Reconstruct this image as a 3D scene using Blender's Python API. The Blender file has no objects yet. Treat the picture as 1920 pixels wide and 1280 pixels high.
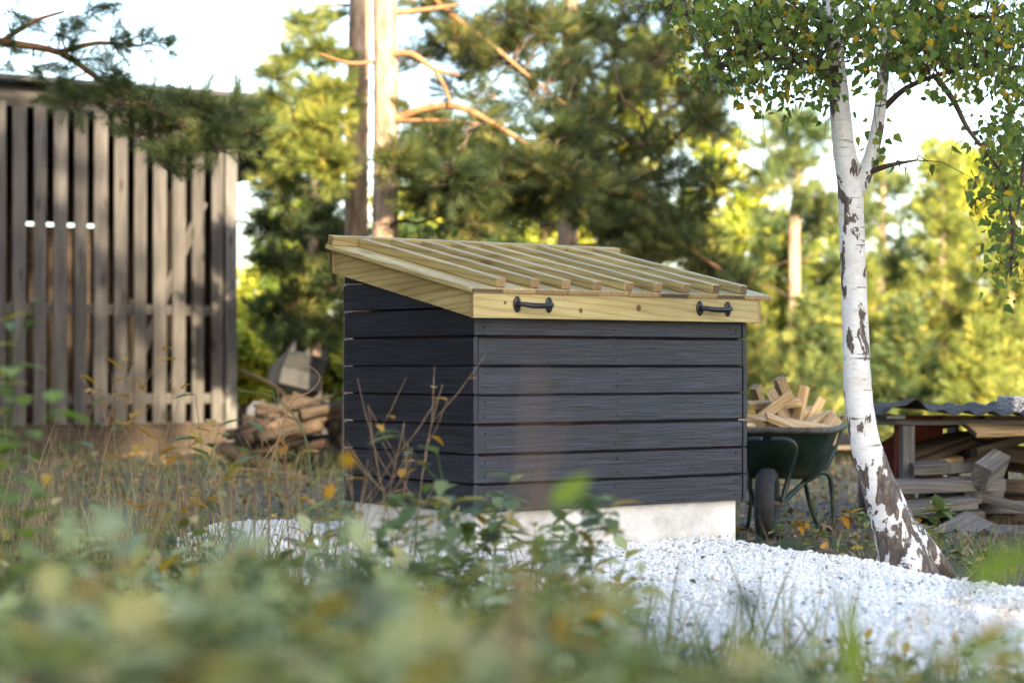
import bpy, bmesh, math, random
import numpy as np
from mathutils import Vector, Matrix
R = random.Random(7); N = np.random.default_rng(11)
scene = bpy.context.scene; COL = scene.collection
# ---------------------------------------------------------------- camera, sky, sun, exposure
FPX = 3942.0; CAMZ = 0.75; HOR = 690.0
cam = bpy.data.cameras.new('camera'); camo = bpy.data.objects.new('camera', cam); COL.objects.link(camo)
cam.sensor_width = 36.0; cam.lens = FPX/1920*36.0
camo.location = (0, 0, CAMZ); camo.rotation_euler = (math.radians(90)+math.atan((HOR-640)/FPX), 0, 0)
cam.clip_start = 0.05; cam.clip_end = 2000
cam.dof.use_dof = True; cam.dof.focus_distance = 8.75; cam.dof.aperture_fstop = cam.lens/1000/0.033
cam.dof.aperture_blades = 0
scene.camera = camo
SUN_EL = math.radians(20.0); SUN_H = Vector((-0.28, 0.96)).normalized()     # horizontal travel direction of the light
world = bpy.data.worlds.new('World'); scene.world = world; world.use_nodes = True
wn = world.node_tree; wn.nodes.clear()
sky = wn.nodes.new('ShaderNodeTexSky'); sky.sky_type = 'NISHITA'; sky.sun_disc = False
sky.sun_elevation = SUN_EL; sky.sun_rotation = math.atan2(-SUN_H.x, -SUN_H.y)
sky.air_density = 1.0; sky.dust_density = 2.5; sky.ozone_density = 1.0
bg = wn.nodes.new('ShaderNodeBackground'); bg.inputs['Strength'].default_value = 0.15
wo = wn.nodes.new('ShaderNodeOutputWorld')
wn.links.new(sky.outputs[0], bg.inputs[0]); wn.links.new(bg.outputs[0], wo.inputs[0])
sl = bpy.data.lights.new('sun', 'SUN'); sl.energy = 5.0; sl.angle = math.radians(0.5); sl.color = (1.0, 0.80, 0.52)
so = bpy.data.objects.new('sun', sl); COL.objects.link(so)
sd = Vector((SUN_H.x*math.cos(SUN_EL), SUN_H.y*math.cos(SUN_EL), -math.sin(SUN_EL)))
so.rotation_euler = sd.to_track_quat('-Z', 'Y').to_euler(); so.location = (6, -12, 20)
vs = scene.view_settings; vs.view_transform = 'Standard'; vs.look = 'None'; vs.gamma = 1.0; vs.use_curve_mapping = False
vs.exposure = 2.38

def P(px, py, Y): return Vector(((px-960)/FPX*Y, Y, CAMZ+(HOR-py)/FPX*Y))
# ---------------------------------------------------------------- helpers
def tag(o, label=None, cat=None, group=None, kind=None):
    if label: o['label'] = label
    if cat: o['category'] = cat
    if group: o['group'] = group
    if kind: o['kind'] = kind
    return o
def empty(name, loc=(0, 0, 0), rz=0.0, **k):
    o = bpy.data.objects.new(name, None); COL.objects.link(o); o.location = loc; o.rotation_euler = (0, 0, rz)
    o.empty_display_size = 0.05
    return tag(o, **k)
def link(name, me, mat=None, parent=None, **k):
    if mat is not None and not me.materials: me.materials.append(mat)
    o = bpy.data.objects.new(name, me); COL.objects.link(o); o.parent = parent
    return tag(o, **k)
def mesh_np(name, V, F, smooth=False, rnd=None):
    V = np.asarray(V, np.float32); F = np.asarray(F, np.int32); k = F.shape[1]
    me = bpy.data.meshes.new(name); me.vertices.add(len(V)); me.vertices.foreach_set('co', V.ravel())
    me.loops.add(F.size); me.loops.foreach_set('vertex_index', F.ravel())
    me.polygons.add(len(F)); me.polygons.foreach_set('loop_start', np.arange(0, F.size, k, dtype=np.int32))
    me.polygons.foreach_set('use_smooth', np.full(len(F), smooth))
    if rnd is not None:
        a = me.attributes.new('rnd', 'FLOAT', 'FACE'); a.data.foreach_set('value', np.asarray(rnd, np.float32))
    me.update(calc_edges=True); me.validate(); return me
class MB:
    """collects quads/tris (as quads with repeated index avoided) into one mesh"""
    def __init__(s): s.V = []; s.F = []
    def add(s, V, F):
        b = len(s.V); s.V += [tuple(v) for v in V]; s.F += [tuple(i+b for i in f) for f in F]
    def tube(s, pts, rad, n=8, cap=True, jit=0.0):
        V, F = tube(pts, rad, n, jit); 
        if cap: F = list(F)+[tuple(range(n))[::-1], tuple(range(len(V)-n, len(V)))]
        s.add(V, F)
    def box(s, c, d, rot=None):
        h = [x/2 for x in d]; V = [Vector((sx*h[0], sy*h[1], sz*h[2])) for sx in (-1, 1) for sy in (-1, 1) for sz in (-1, 1)]
        if rot is not None: V = [rot @ v for v in V]
        s.add([v+Vector(c) for v in V], [(0,1,3,2),(4,6,7,5),(0,4,5,1),(2,3,7,6),(0,2,6,4),(1,5,7,3)])
    def build(s, name, mat, parent=None, smooth=False, **k):
        me = bpy.data.meshes.new(name); me.from_pydata(s.V, [], s.F); me.update()
        if smooth: me.polygons.foreach_set('use_smooth', [True]*len(me.polygons))
        return link(name, me, mat, parent, **k)
def tube(pts, rad, n=8, jit=0.0):
    pts = [Vector(p) for p in pts]; V = []; F = []
    t0 = (pts[1]-pts[0]).normalized(); ref = Vector((0, 0, 1)) if abs(t0.z) < 0.9 else Vector((1, 0, 0))
    u = t0.cross(ref).normalized()
    for i, p in enumerate(pts):
        t = (pts[min(i+1, len(pts)-1)]-pts[max(i-1, 0)]).normalized()
        u = (u-t*u.dot(t)).normalized(); w = t.cross(u)
        for k in range(n):
            a = 2*math.pi*k/n; r = rad[i]*(1+jit*(R.random()-0.5)*2)
            V.append(p+u*math.cos(a)*r+w*math.sin(a)*r)
    for i in range(len(pts)-1):
        for k in range(n):
            k2 = (k+1) % n; F.append((i*n+k, i*n+k2, (i+1)*n+k2, (i+1)*n+k))
    return V, F
def smooth_path(pts, sub=4):
    pts = [Vector(p) for p in pts]; out = []
    for i in range(len(pts)-1):
        p0 = pts[max(i-1, 0)]; p1 = pts[i]; p2 = pts[i+1]; p3 = pts[min(i+2, len(pts)-1)]
        for k in range(sub):
            t = k/sub
            out.append(0.5*((2*p1)+(p2-p0)*t+(2*p0-5*p1+4*p2-p3)*t*t+(3*p1-p0-3*p2+p3)*t**3))
    out.append(pts[-1]); return out
_cb = {}
def cbox(sx, sy, sz, c=0.003):
    """chamfered board, centred, grain along x; shared between alike pieces"""
    key = (round(sx, 4), round(sy, 4), round(sz, 4), c)
    if key not in _cb:
        bm = bmesh.new(); bmesh.ops.create_cube(bm, size=1.0)
        for v in bm.verts: v.co = Vector((v.co.x*sx, v.co.y*sy, v.co.z*sz))
        bmesh.ops.bevel(bm, geom=list(bm.edges), offset=c, segments=1, affect='EDGES', profile=0.5)
        me = bpy.data.meshes.new('board'); bm.to_mesh(me); bm.free(); _cb[key] = me
    return _cb[key]
def board(name, mat, parent, c, size, rot=None, ch=0.003, **k):
    me = cbox(*size, ch)
    if me.materials and me.materials[0] != mat: me = me.copy(); me.materials.clear()
    o = link(name, me, mat, parent, **k); o.location = c
    if rot is not None:
        if isinstance(rot, Matrix): o.rotation_euler = rot.to_euler()
        else: o.rotation_euler = rot
    return o
def dirmats(D, roll=None, up=None):
    """rotation matrices with x axis along D and random (or given) roll"""
    D = D/np.linalg.norm(D, axis=1, keepdims=True); n = len(D)
    A = np.where(np.abs(D[:, 2:3]) < 0.95, np.array([[0, 0, 1.0]]), np.array([[1.0, 0, 0]]))
    Y = np.cross(A, D); Y /= np.linalg.norm(Y, axis=1, keepdims=True); Z = np.cross(D, Y)
    if roll is None: roll = N.uniform(0, 2*np.pi, n)
    c, s = np.cos(roll)[:, None], np.sin(roll)[:, None]
    return np.stack([D, Y*c+Z*s, -Y*s+Z*c], axis=2)
def inst(TV, TF, M, pos, scale, rnd=None):
    TV = np.asarray(TV, float); TF = np.asarray(TF); n = len(pos)
    V = np.einsum('nij,vj->nvi', M, TV)*np.asarray(scale).reshape(-1, 1, 1)+np.asarray(pos)[:, None, :]
    F = TF[None]+(np.arange(n)*len(TV))[:, None, None]
    if rnd is None: rnd = N.random(n)
    return V.reshape(-1, 3), F.reshape(-1, TF.shape[1]), np.repeat(rnd, len(TF))
def merge(parts):
    off = 0; VV = []; FF = []; RR = []
    for V, F, r in parts:
        VV.append(V); FF.append(F+off); RR.append(r); off += len(V)
    return np.concatenate(VV), np.concatenate(FF), np.concatenate(RR)
def unit(n):
    d = N.normal(size=(n, 3)); return d/np.linalg.norm(d, axis=1, keepdims=True)
def leaf_t(w=0.22, droop=0.15, fold=0.08):
    V = [(0,0,0), (.3,w,fold), (.3,0,0), (.3,-w,fold), (.68,.72*w,fold*.7-droop*.4), (.68,0,-droop*.4), (.68,-.72*w,fold*.7-droop*.4), (1,0,-droop)]
    return np.array(V), np.array([(0,2,1),(0,3,2),(1,2,5),(1,5,4),(2,3,6),(2,6,5),(4,5,7),(5,6,7)])
def birch_t():
    V = [(0,0,0), (.22,.36,.05), (.45,.30,.03), (1,0,-.12), (.45,-.30,.03), (.22,-.36,.05), (.4,0,-.02)]
    return np.array(V), np.array([(0,6,1),(1,6,2),(2,6,3),(3,6,4),(4,6,5),(5,6,0)])
def quad_leaf():
    return np.array([(0,0,0), (.45,.3,.06), (1,0,-.08), (.45,-.3,.06)]), np.array([(0,2,1),(0,3,2)])
def tuft_t(nn=34, L=0.42, w=0.022, spread=1.0):
    """shoot of needles: along x length 1; each needle one thin triangle"""
    V = []; F = []
    for i in range(nn):
        t = i/nn; a = i*2.39996; tilt = math.radians(62-30*t)*spread
        d = np.array([math.cos(tilt), math.sin(tilt)*math.cos(a), math.sin(tilt)*math.sin(a)])
        b = np.array([t*0.75, 0, 0]); l = L*(0.8+0.4*R.random())
        s = np.cross(d, [0.3, 0.5, 0.8]); s /= np.linalg.norm(s)
        k = len(V); V += [b+s*w/2, b-s*w/2, b+d*l]; F.append((k, k+1, k+2))
    return np.array(V), np.array(F)
# ---------------------------------------------------------------- materials
def new_mat(name):
    m = bpy.data.materials.new(name); m.use_nodes = True; nt = m.node_tree; nt.nodes.clear()
    out = nt.nodes.new('ShaderNodeOutputMaterial'); return m, nt, out
class NT:
    def __init__(s, nt): s.nt = nt
    def n(s, typ, **kw):
        nd = s.nt.nodes.new('ShaderNode'+typ)
        for k, v in kw.items():
            if k.startswith('i_'):
                key = k[2:]; key = int(key) if key.isdigit() else key.replace('_', ' ')
                if hasattr(v, 'is_linked') or isinstance(v, bpy.types.NodeSocket): s.nt.links.new(v, nd.inputs[key])
                else: nd.inputs[key].default_value = v
            else: setattr(nd, k, v)
        return nd
    def ramp(s, fac, stops, interp='LINEAR'):
        r = s.n('ValToRGB'); r.color_ramp.interpolation = interp; e = r.color_ramp.elements
        while len(e) < len(stops): e.new(0.5)
        for el, (p, c) in zip(e, stops): el.position = p; el.color = (*c, 1) if len(c) == 3 else c
        s.nt.links.new(fac, r.inputs[0]); return r.outputs[0]
    def mix(s, fac, a, b, mode='MIX'):
        m = s.n('MixRGB', blend_type=mode)
        for i, v in enumerate((fac, a, b)):
            if isinstance(v, bpy.types.NodeSocket): s.nt.links.new(v, m.inputs[i])
            else: m.inputs[i].default_value = v if i == 0 else ((*v, 1) if len(v) == 3 else v)
        return m.outputs[0]
    def coords(s, scale=(1, 1, 1), rand=True):
        tc = s.n('TexCoord'); vec = tc.outputs['Object']
        if rand:
            oi = s.n('ObjectInfo'); mul = s.n('Math', operation='MULTIPLY', i_0=oi.outputs['Random'], i_1=37.0)
            cmb = s.n('CombineXYZ', i_0=mul.outputs[0], i_1=mul.outputs[0], i_2=mul.outputs[0])
            ad = s.n('VectorMath', operation='ADD', i_0=vec, i_1=cmb.outputs[0]); vec = ad.outputs[0]
        mp = s.n('Mapping', i_Vector=vec); mp.inputs['Scale'].default_value = scale
        return mp.outputs[0]
def wood_mat(name, c_dark, c_mid, c_light, grain=(2.5, 38, 38), bump=0.25, rough=0.65, knots=True, ring=0.5, blotch=0.3, spec=0.3, dirt=None, vary=0.25, end=None, spots=()):
    m, nt, out = new_mat(name); k = NT(nt)
    co = k.coords(grain)
    n1 = k.n('TexNoise', i_Vector=co, i_Scale=1.0, i_Detail=6.0, i_Roughness=0.62, i_Distortion=0.6)
    # growth rings: wave bands distorted along the board
    cw = k.coords((1.1, 15, 15)); wv = k.n('TexWave', i_Vector=cw, i_Scale=1.5, i_Distortion=7.0, i_Detail=2.0, wave_type='BANDS', bands_direction='DIAGONAL')
    wv.inputs['Detail Scale'].default_value = 0.7
    base = k.ramp(n1.outputs[0], [(0.28, c_dark), (0.5, c_mid), (0.72, c_light)])
    rg = k.ramp(wv.outputs[0], [(0.0, (0.45, 0.45, 0.45) if 'grey' in name or 'black' in name else (0.40, 0.36, 0.28)), (0.35, (1, 1, 1)), (1.0, (1, 1, 1))])
    col = k.mix(ring, base, rg, 'MULTIPLY')
    bl = k.n('TexNoise', i_Vector=k.coords((1.6, 5, 5)), i_Scale=1.2, i_Detail=3.0)
    blr = k.ramp(bl.outputs[0], [(0.3, (0.55, 0.55, 0.55)), (0.65, (1, 1, 1))])
    col = k.mix(blotch, col, blr, 'MULTIPLY')
    if knots:
        v = k.n('TexVoronoi', i_Vector=k.coords((2.0, 6.5, 6.5)), i_Scale=1.0); v.inputs['Randomness'].default_value = 1.0
        kn = k.ramp(v.outputs['Distance'], [(0.05, (0.25, 0.16, 0.09)), (0.10, (0.55, 0.45, 0.3)), (0.17, (1, 1, 1))])
        col = k.mix(0.8, col, kn, 'MULTIPLY')
    if dirt:
        dn = k.n('TexNoise', i_Vector=k.coords((3, 3, 3)), i_Scale=1.4, i_Detail=5.0)
        dr = k.ramp(dn.outputs[0], [(0.5, (0, 0, 0)), (0.68, (1, 1, 1))]); col = k.mix(dr, col, dirt)
    for (px_, pz_, pr_) in spots:
        vm = k.n('VectorMath', operation='SUBTRACT', i_0=k.n('TexCoord').outputs['Object']); vm.inputs[1].default_value = (px_, 0, pz_)
        vm2 = k.n('VectorMath', operation='MULTIPLY', i_0=vm.outputs[0]); vm2.inputs[1].default_value = (1/pr_, 0, 1/pr_)
        wn_ = k.n('TexNoise', i_Vector=k.n('TexCoord').outputs['Object'], i_Scale=60.0); ln = k.n('VectorMath', operation='LENGTH', i_0=vm2.outputs[0])
        sm_ = k.n('Math', operation='ADD', i_0=ln.outputs['Value'], i_1=k.n('Math', operation='MULTIPLY', i_0=wn_.outputs[0], i_1=.6).outputs[0])
        col = k.mix(1.0, col, k.ramp(sm_.outputs[0], [(.0, (.16, .10, .06)), (.62, (.36, .25, .15)), (.85, (.30, .2, .12)), (1.0, (1, 1, 1))]), 'MULTIPLY')
    oi = k.n('ObjectInfo')
    if end:
        sn = k.n('SeparateXYZ', i_0=k.n('TexCoord').outputs['Normal']); ab = k.n('Math', operation='ABSOLUTE', i_0=sn.outputs[0])
        ef = k.ramp(ab.outputs[0], [(.80, (0, 0, 0)), (.88, (1, 1, 1))]); fr = k.n('Math', operation='FRACT', i_0=k.n('Math', operation='MULTIPLY', i_0=oi.outputs['Random'], i_1=13.7).outputs[0])
        en = k.n('TexNoise', i_Vector=k.coords((60, 60, 60)), i_Scale=1.0, i_Detail=3.0)
        ec = k.mix(.5, k.ramp(fr.outputs[0], [(0, end[0]), (.45, end[1]), (1, end[2])]), k.ramp(en.outputs[0], [(.3, (.5, .5, .5)), (.65, (1, 1, 1))]), 'MULTIPLY'); col = k.mix(ef, col, ec)
    hv = k.n('HueSaturation', i_Color=col)
    mr = k.n('MapRange', i_0=oi.outputs['Random'], i_3=1-vary, i_4=1+vary); nt.links.new(mr.outputs[0], hv.inputs['Value'])
    bs = k.n('BsdfPrincipled', i_Roughness=rough); nt.links.new(hv.outputs[0], bs.inputs['Base Color'])
    bs.inputs['Specular IOR Level'].default_value = spec
    b2 = k.n('TexNoise', i_Vector=k.coords((grain[0]*1.5, grain[1]*3.2, grain[2]*3.2)), i_Scale=1.0, i_Detail=3.0)
    ms = k.n('Math', operation='ADD', i_0=n1.outputs[0], i_1=b2.outputs[0])
    bp = k.n('Bump', i_Height=ms.outputs[0], i_Strength=bump, i_Distance=0.004); nt.links.new(bp.outputs[0], bs.inputs['Normal'])
    nt.links.new(bs.outputs[0], out.inputs[0]); return m
def simple_mat(name, stops, scale=8.0, rough=0.8, bump=0.3, bdist=0.01, metal=0.0, spec=0.3, detail=6.0, stretch=(1, 1, 1), rand=True):
    m, nt, out = new_mat(name); k = NT(nt)
    n1 = k.n('TexNoise', i_Vector=k.coords(stretch, rand), i_Scale=scale, i_Detail=detail, i_Roughness=0.65)
    bs = k.n('BsdfPrincipled', i_Roughness=rough, i_Metallic=metal); bs.inputs['Specular IOR Level'].default_value = spec
    nt.links.new(k.ramp(n1.outputs[0], stops), bs.inputs['Base Color'])
    bp = k.n('Bump', i_Height=n1.outputs[0], i_Strength=bump, i_Distance=bdist); nt.links.new(bp.outputs[0], bs.inputs['Normal'])
    nt.links.new(bs.outputs[0], out.inputs[0]); return m
def leaf_mat(name, stops, trans=0.4, rough=0.5, tint=(1.0, 1.0, 0.55), obj_rand=False):
    m, nt, out = new_mat(name); k = NT(nt)
    if obj_rand: f = k.n('ObjectInfo').outputs['Random']
    else: f = k.n('Attribute', attribute_name='rnd').outputs['Fac']
    col = k.ramp(f, stops)
    bs = k.n('BsdfPrincipled', i_Roughness=rough); bs.inputs['Specular IOR Level'].default_value = 0.25
    nt.links.new(col, bs.inputs['Base Color'])
    tr = k.n('BsdfTranslucent'); nt.links.new(k.mix(1.0, col, tint, 'MULTIPLY'), tr.inputs[0])
    mx = k.n('MixShader', i_0=trans); nt.links.new(bs.outputs[0], mx.inputs[1]); nt.links.new(tr.outputs[0], mx.inputs[2])
    nt.links.new(mx.outputs[0], out.inputs[0]); return m
M = {}
M['black'] = wood_mat('black_stained_wood', (.007,.007,.011), (.014,.0145,.025), (.036,.038,.066), grain=(3.5, 75, 75), bump=0.6, rough=0.42, ring=0.2, blotch=0.75, spec=0.55, knots=True, vary=0.28)
M['new'] = wood_mat('treated_new_pine', (.30,.23,.095), (.44,.35,.155), (.54,.445,.22), grain=(1.6, 26, 26), bump=0.15, rough=0.55, ring=0.5, blotch=0.55, vary=0.2, end=((.10,.07,.05), (.34,.22,.11), (.42,.28,.14)))
M['fascia'] = wood_mat('treated_pine_with_knots', (.36,.28,.115), (.49,.39,.17), (.57,.47,.23), grain=(1.6, 26, 26), bump=0.15, rough=0.55, ring=0.38, blotch=0.35, vary=0.0, knots=False, end=((.3,.2,.1), (.34,.22,.11), (.42,.28,.14)), spots=((-.23, -.014, .016), (.085, .002, .022), (-.62, .012, .012)))
M['grey'] = wood_mat('weathered_grey_wood', (.05,.049,.049), (.105,.103,.102), (.19,.186,.182), bump=0.5, rough=0.85, ring=0.45, blotch=0.5, vary=0.25)
M['slat'] = wood_mat('weathered_shed_slat', (.036,.034,.034), (.070,.066,.065), (.115,.108,.104), grain=(1.2, 14, 14), bump=0.4, rough=0.85, ring=0.4, blotch=0.6, vary=0.18)
M['darkwood'] = wood_mat('dark_old_wood', (.02,.015,.011), (.045,.033,.024), (.08,.06,.045), bump=0.4, rough=0.85, knots=False)
M['fire'] = wood_mat('split_firewood', (.26,.17,.08), (.42,.30,.16), (.52,.40,.24), grain=(3, 30, 30), bump=0.35, ring=0.5, vary=0.3, end=((.12,.08,.05), (.38,.25,.13), (.48,.34,.19)))
M['red'] = simple_mat('faded_red_paint', [(.3, (.09,.022,.016)), (.7, (.17,.045,.032))], 14)
def plaster():
    m, nt, out = new_mat('pale_plinth_render'); k = NT(nt)
    a_ = k.n('TexNoise', i_Vector=k.coords((1, 1, 1), False), i_Scale=6.0, i_Detail=7.0, i_Roughness=0.65); p_ = k.n('TexNoise', i_Vector=k.coords((1, 1, 1), False), i_Scale=160.0, i_Detail=2.0)
    col = k.ramp(a_.outputs[0], [(.28, (.50,.48,.45)), (.5, (.70,.68,.65)), (.7, (.78,.765,.74))])
    col = k.mix(.6, col, k.ramp(p_.outputs[0], [(.28, (.4,.39,.37)), (.36, (1, 1, 1))]), 'MULTIPLY')
    sx = k.n('SeparateXYZ', i_0=k.n('TexCoord').outputs['Object']); sn = k.n('TexNoise', i_Vector=k.coords((14, 14, 5), False), i_Scale=1.0, i_Detail=4.0)
    h = k.n('MapRange', i_0=sx.outputs[2], i_1=.0, i_2=.075, i_3=.22, i_4=-.25); ad = k.n('Math', operation='ADD', i_0=sn.outputs[0], i_1=h.outputs[0])
    col = k.mix(k.ramp(ad.outputs[0], [(.52, (0, 0, 0)), (.8, (.6, .6, .6))]), col, (.42, .36, .29))
    bs = k.n('BsdfPrincipled', i_Roughness=.92); nt.links.new(col, bs.inputs['Base Color']); bp = k.n('Bump', i_Height=p_.outputs[0], i_Strength=.35, i_Distance=.004); nt.links.new(bp.outputs[0], bs.inputs['Normal']); nt.links.new(bs.outputs[0], out.inputs[0]); return m
M['plaster'] = plaster()
M['iron'] = simple_mat('black_iron', [(.3, (.006,.006,.007)), (.7, (.014,.014,.016))], 40, rough=0.32, bump=0.15, bdist=.001, spec=0.5)
M['nail'] = simple_mat('dark_nail', [(.3, (.01,.01,.012)), (.7, (.02,.02,.022))], 30, rough=0.5)
M['green'] = simple_mat('worn_dark_green_paint', [(.3, (.004,.013,.011)), (.52, (.008,.025,.020)), (.60, (.035,.040,.034)), (.72, (.075,.05,.035))], 7, rough=0.45, bump=0.2, spec=0.5)
M['rim'] = simple_mat('rusty_rim', [(.3, (.03,.03,.027)), (.55, (.10,.095,.085)), (.75, (.07,.04,.025))], 18, rough=0.8)
M['rubber'] = simple_mat('worn_rubber', [(.3, (.016,.016,.019)), (.7, (.045,.044,.05))], 25, rough=0.75)
M['tin'] = simple_mat('grey_corrugated_sheet', [(.3, (.035,.034,.034)), (.6, (.075,.074,.072)), (.75, (.12,.11,.10))], 6, rough=0.9, bump=0.15, spec=0.1)
M['roofdark'] = simple_mat('dark_roof_sheet', [(.3, (.02,.021,.024)), (.7, (.05,.05,.055))], 5, rough=0.7)
M['steel'] = simple_mat('dull_grey_steel', [(.3, (.018,.020,.023)), (.55, (.042,.045,.05)), (.72, (.05,.032,.02))], 7, rough=0.6, metal=0.2)
M['granite'] = simple_mat('speckled_granite', [(.40, (.03,.03,.035)), (.48, (.25,.25,.26)), (.60, (.50,.50,.51))], 75, rough=0.8, bump=0.1, detail=2.0)
M['pinebark'] = simple_mat('pine_bark', [(.28, (.09,.062,.046)), (.48, (.28,.20,.145)), (.70, (.43,.33,.25))], 15, rough=0.9, bump=1.0, bdist=.03, stretch=(1, 1, .3))
M['pinelimb'] = simple_mat('orange_pine_limb', [(.3, (.13,.065,.032)), (.7, (.32,.17,.085))], 16, rough=0.85, bump=0.5)
M['twig'] = simple_mat('brown_twig', [(.3, (.035,.024,.018)), (.7, (.10,.07,.05))], 20, rough=0.85)
M['drystem'] = simple_mat('dry_stem', [(.3, (.16,.095,.055)), (.7, (.34,.23,.13))], 20, rough=0.8)
M['greenstem'] = simple_mat('green_stem', [(.3, (.06,.09,.03)), (.7, (.13,.15,.06))], 20, rough=0.7)
def ground_mat():
    m, nt, out = new_mat('leaf_litter_soil'); k = NT(nt)
    co = k.coords((1, 1, 1), False)
    a = k.n('TexNoise', i_Vector=co, i_Scale=16.0, i_Detail=8.0, i_Roughness=0.7); b = k.n('TexNoise', i_Vector=co, i_Scale=0.55, i_Detail=4.0)
    soil = k.ramp(a.outputs[0], [(.3, (.018,.012,.008)), (.5, (.075,.055,.040)), (.66, (.19,.15,.115))])
    grass = k.ramp(a.outputs[0], [(.3, (.02,.03,.01)), (.7, (.09,.11,.035))])
    f = k.ramp(b.outputs[0], [(.48, (0, 0, 0)), (.62, (1, 1, 1))])
    bs = k.n('BsdfPrincipled', i_Roughness=0.95); nt.links.new(k.mix(f, soil, grass), bs.inputs['Base Color'])
    bp = k.n('Bump', i_Height=a.outputs[0], i_Strength=0.8, i_Distance=0.03); nt.links.new(bp.outputs[0], bs.inputs['Normal'])
    nt.links.new(bs.outputs[0], out.inputs[0]); return m
M['ground'] = ground_mat()
M['gravelbase'] = simple_mat('gravel_bed', [(.3, (.55,.55,.55)), (.5, (.80,.80,.80)), (.7, (.87,.87,.865))], 55, rough=0.95, bump=0.8, bdist=.012, rand=False)
def stone_mat():
    m, nt, out = new_mat('white_crushed_stone'); k = NT(nt)
    f = k.n('Attribute', attribute_name='rnd').outputs['Fac']
    col = k.ramp(f, [(0.0, (.16,.16,.17)), (.03, (.40,.40,.41)), (.075, (.78,.78,.78)), (.6, (.87,.87,.86)), (1.0, (.90,.895,.88))])
    n1 = k.n('TexNoise', i_Vector=k.coords((1, 1, 1), False), i_Scale=130.0, i_Detail=3.0)
    col = k.mix(0.15, col, k.ramp(n1.outputs[0], [(.35, (.6,.6,.62)), (.6, (1, 1, 1))]), 'MULTIPLY')
    g2 = k.n('TexNoise', i_Vector=k.coords((1, 1, 1), False), i_Scale=2.2, i_Detail=4.0)
    col = k.mix(1.0, col, k.ramp(g2.outputs[0], [(.33, (.88,.84,.78)), (.52, (1, .985, .965))]), 'MULTIPLY')
    bs = k.n('BsdfPrincipled', i_Roughness=0.85); nt.links.new(col, bs.inputs['Base Color']); nt.links.new(bs.outputs[0], out.inputs[0]); return m
M['stone'] = stone_mat()
def birch_mat():
    m, nt, out = new_mat('birch_bark'); k = NT(nt)
    co = k.coords((1, 1, 1), False)
    fine = k.n('TexNoise', i_Vector=k.coords((26, 26, 95), False), i_Scale=1.0, i_Detail=5.0, i_Roughness=0.7)
    white = k.ramp(fine.outputs[0], [(.25, (.42,.39,.36)), (.42, (.66,.64,.62)), (.7, (.78,.77,.76))])
    peel = k.n('TexNoise', i_Vector=k.coords((5, 5, 9), False), i_Scale=1.0, i_Detail=3.0)
    white = k.mix(k.ramp(peel.outputs[0], [(.55, (0, 0, 0)), (.75, (.7, .7, .7))]), white, (.58, .51, .44))
    bark = k.n('TexNoise', i_Vector=k.coords((60, 60, 22), False), i_Scale=1.0, i_Detail=6.0, i_Roughness=0.7)
    dark = k.ramp(bark.outputs[0], [(.3, (.025,.018,.014)), (.5, (.10,.075,.06)), (.7, (.24,.19,.155))])
    # fissured patches: more of them towards the foot (old rough bark)
    tc = k.n('TexCoord'); sx = k.n('SeparateXYZ', i_0=tc.outputs['Object'])
    h = k.n('MapRange', i_0=sx.outputs[2], i_1=0.1, i_2=1.05, i_3=0.145, i_4=0.042)
    pn = k.n('TexNoise', i_Vector=k.coords((15, 15, 6.5), False), i_Scale=1.0, i_Detail=4.0, i_Roughness=0.6, i_Distortion=0.4)
    s1 = k.n('Math', operation='ADD', i_0=pn.outputs[0], i_1=h.outputs[0])
    patch = k.ramp(s1.outputs[0], [(.612, (0, 0, 0)), (.628, (1, 1, 1))])
    ln = k.n('TexNoise', i_Vector=k.coords((9, 9, 75), False), i_Scale=1.0, i_Detail=2.0)
    lent = k.ramp(ln.outputs[0], [(.655, (0, 0, 0)), (.69, (.85, .85, .85))])
    f = k.mix(1.0, patch, lent, 'LIGHTEN')
    col = k.mix(f, white, dark)
    bs = k.n('BsdfPrincipled', i_Roughness=0.7); nt.links.new(col, bs.inputs['Base Color'])
    mh = k.n('Math', operation='MULTIPLY', i_0=bark.outputs[0], i_1=f)
    ad = k.n('Math', operation='ADD', i_0=mh.outputs[0], i_1=fine.outputs[0])
    bp = k.n('Bump', i_Height=ad.outputs[0], i_Strength=0.6, i_Distance=0.006); nt.links.new(bp.outputs[0], bs.inputs['Normal'])
    nt.links.new(bs.outputs[0], out.inputs[0]); return m
M['birch'] = birch_mat()
M['needle'] = leaf_mat('pine_needles', [(0, (.018,.034,.013)), (.4, (.045,.068,.022)), (.7, (.11,.125,.034)), (.9, (.24,.21,.055)), (1, (.30,.18,.07))], 0.25)
M['needle_bough'] = leaf_mat('grey_green_needles', [(0, (.035,.06,.025)), (.5, (.09,.125,.05)), (.85, (.17,.20,.07)), (1, (.28,.25,.08))], 0.35)
M['needle_teal'] = leaf_mat('blue_green_needles', [(0, (.035,.065,.03)), (.5, (.10,.145,.05)), (.85, (.26,.27,.07)), (1, (.4,.36,.08))], 0.25)
M['needle_gold'] = leaf_mat('sunny_yellow_green_needles', [(0, (.06,.09,.022)), (.45, (.18,.22,.05)), (.8, (.36,.36,.08)), (1, (.5,.42,.09))], 0.3)
M['leaf_y'] = leaf_mat('yellowing_leaves', [(0, (.13,.19,.03)), (.4, (.33,.39,.05)), (.8, (.56,.52,.07)), (1, (.58,.38,.07))], 0.5)
M['leaf_g'] = leaf_mat('green_leaves', [(0, (.06,.11,.022)), (.5, (.17,.24,.04)), (.85, (.34,.38,.06)), (1, (.5,.46,.07))], 0.5)
M['leaf_dark'] = leaf_mat('dark_green_leaves', [(0, (0.018,0.042,0.015)), (.7, (0.053,0.090,0.027)), (1, (0.120,0.150,0.038))], 0.35)
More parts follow.
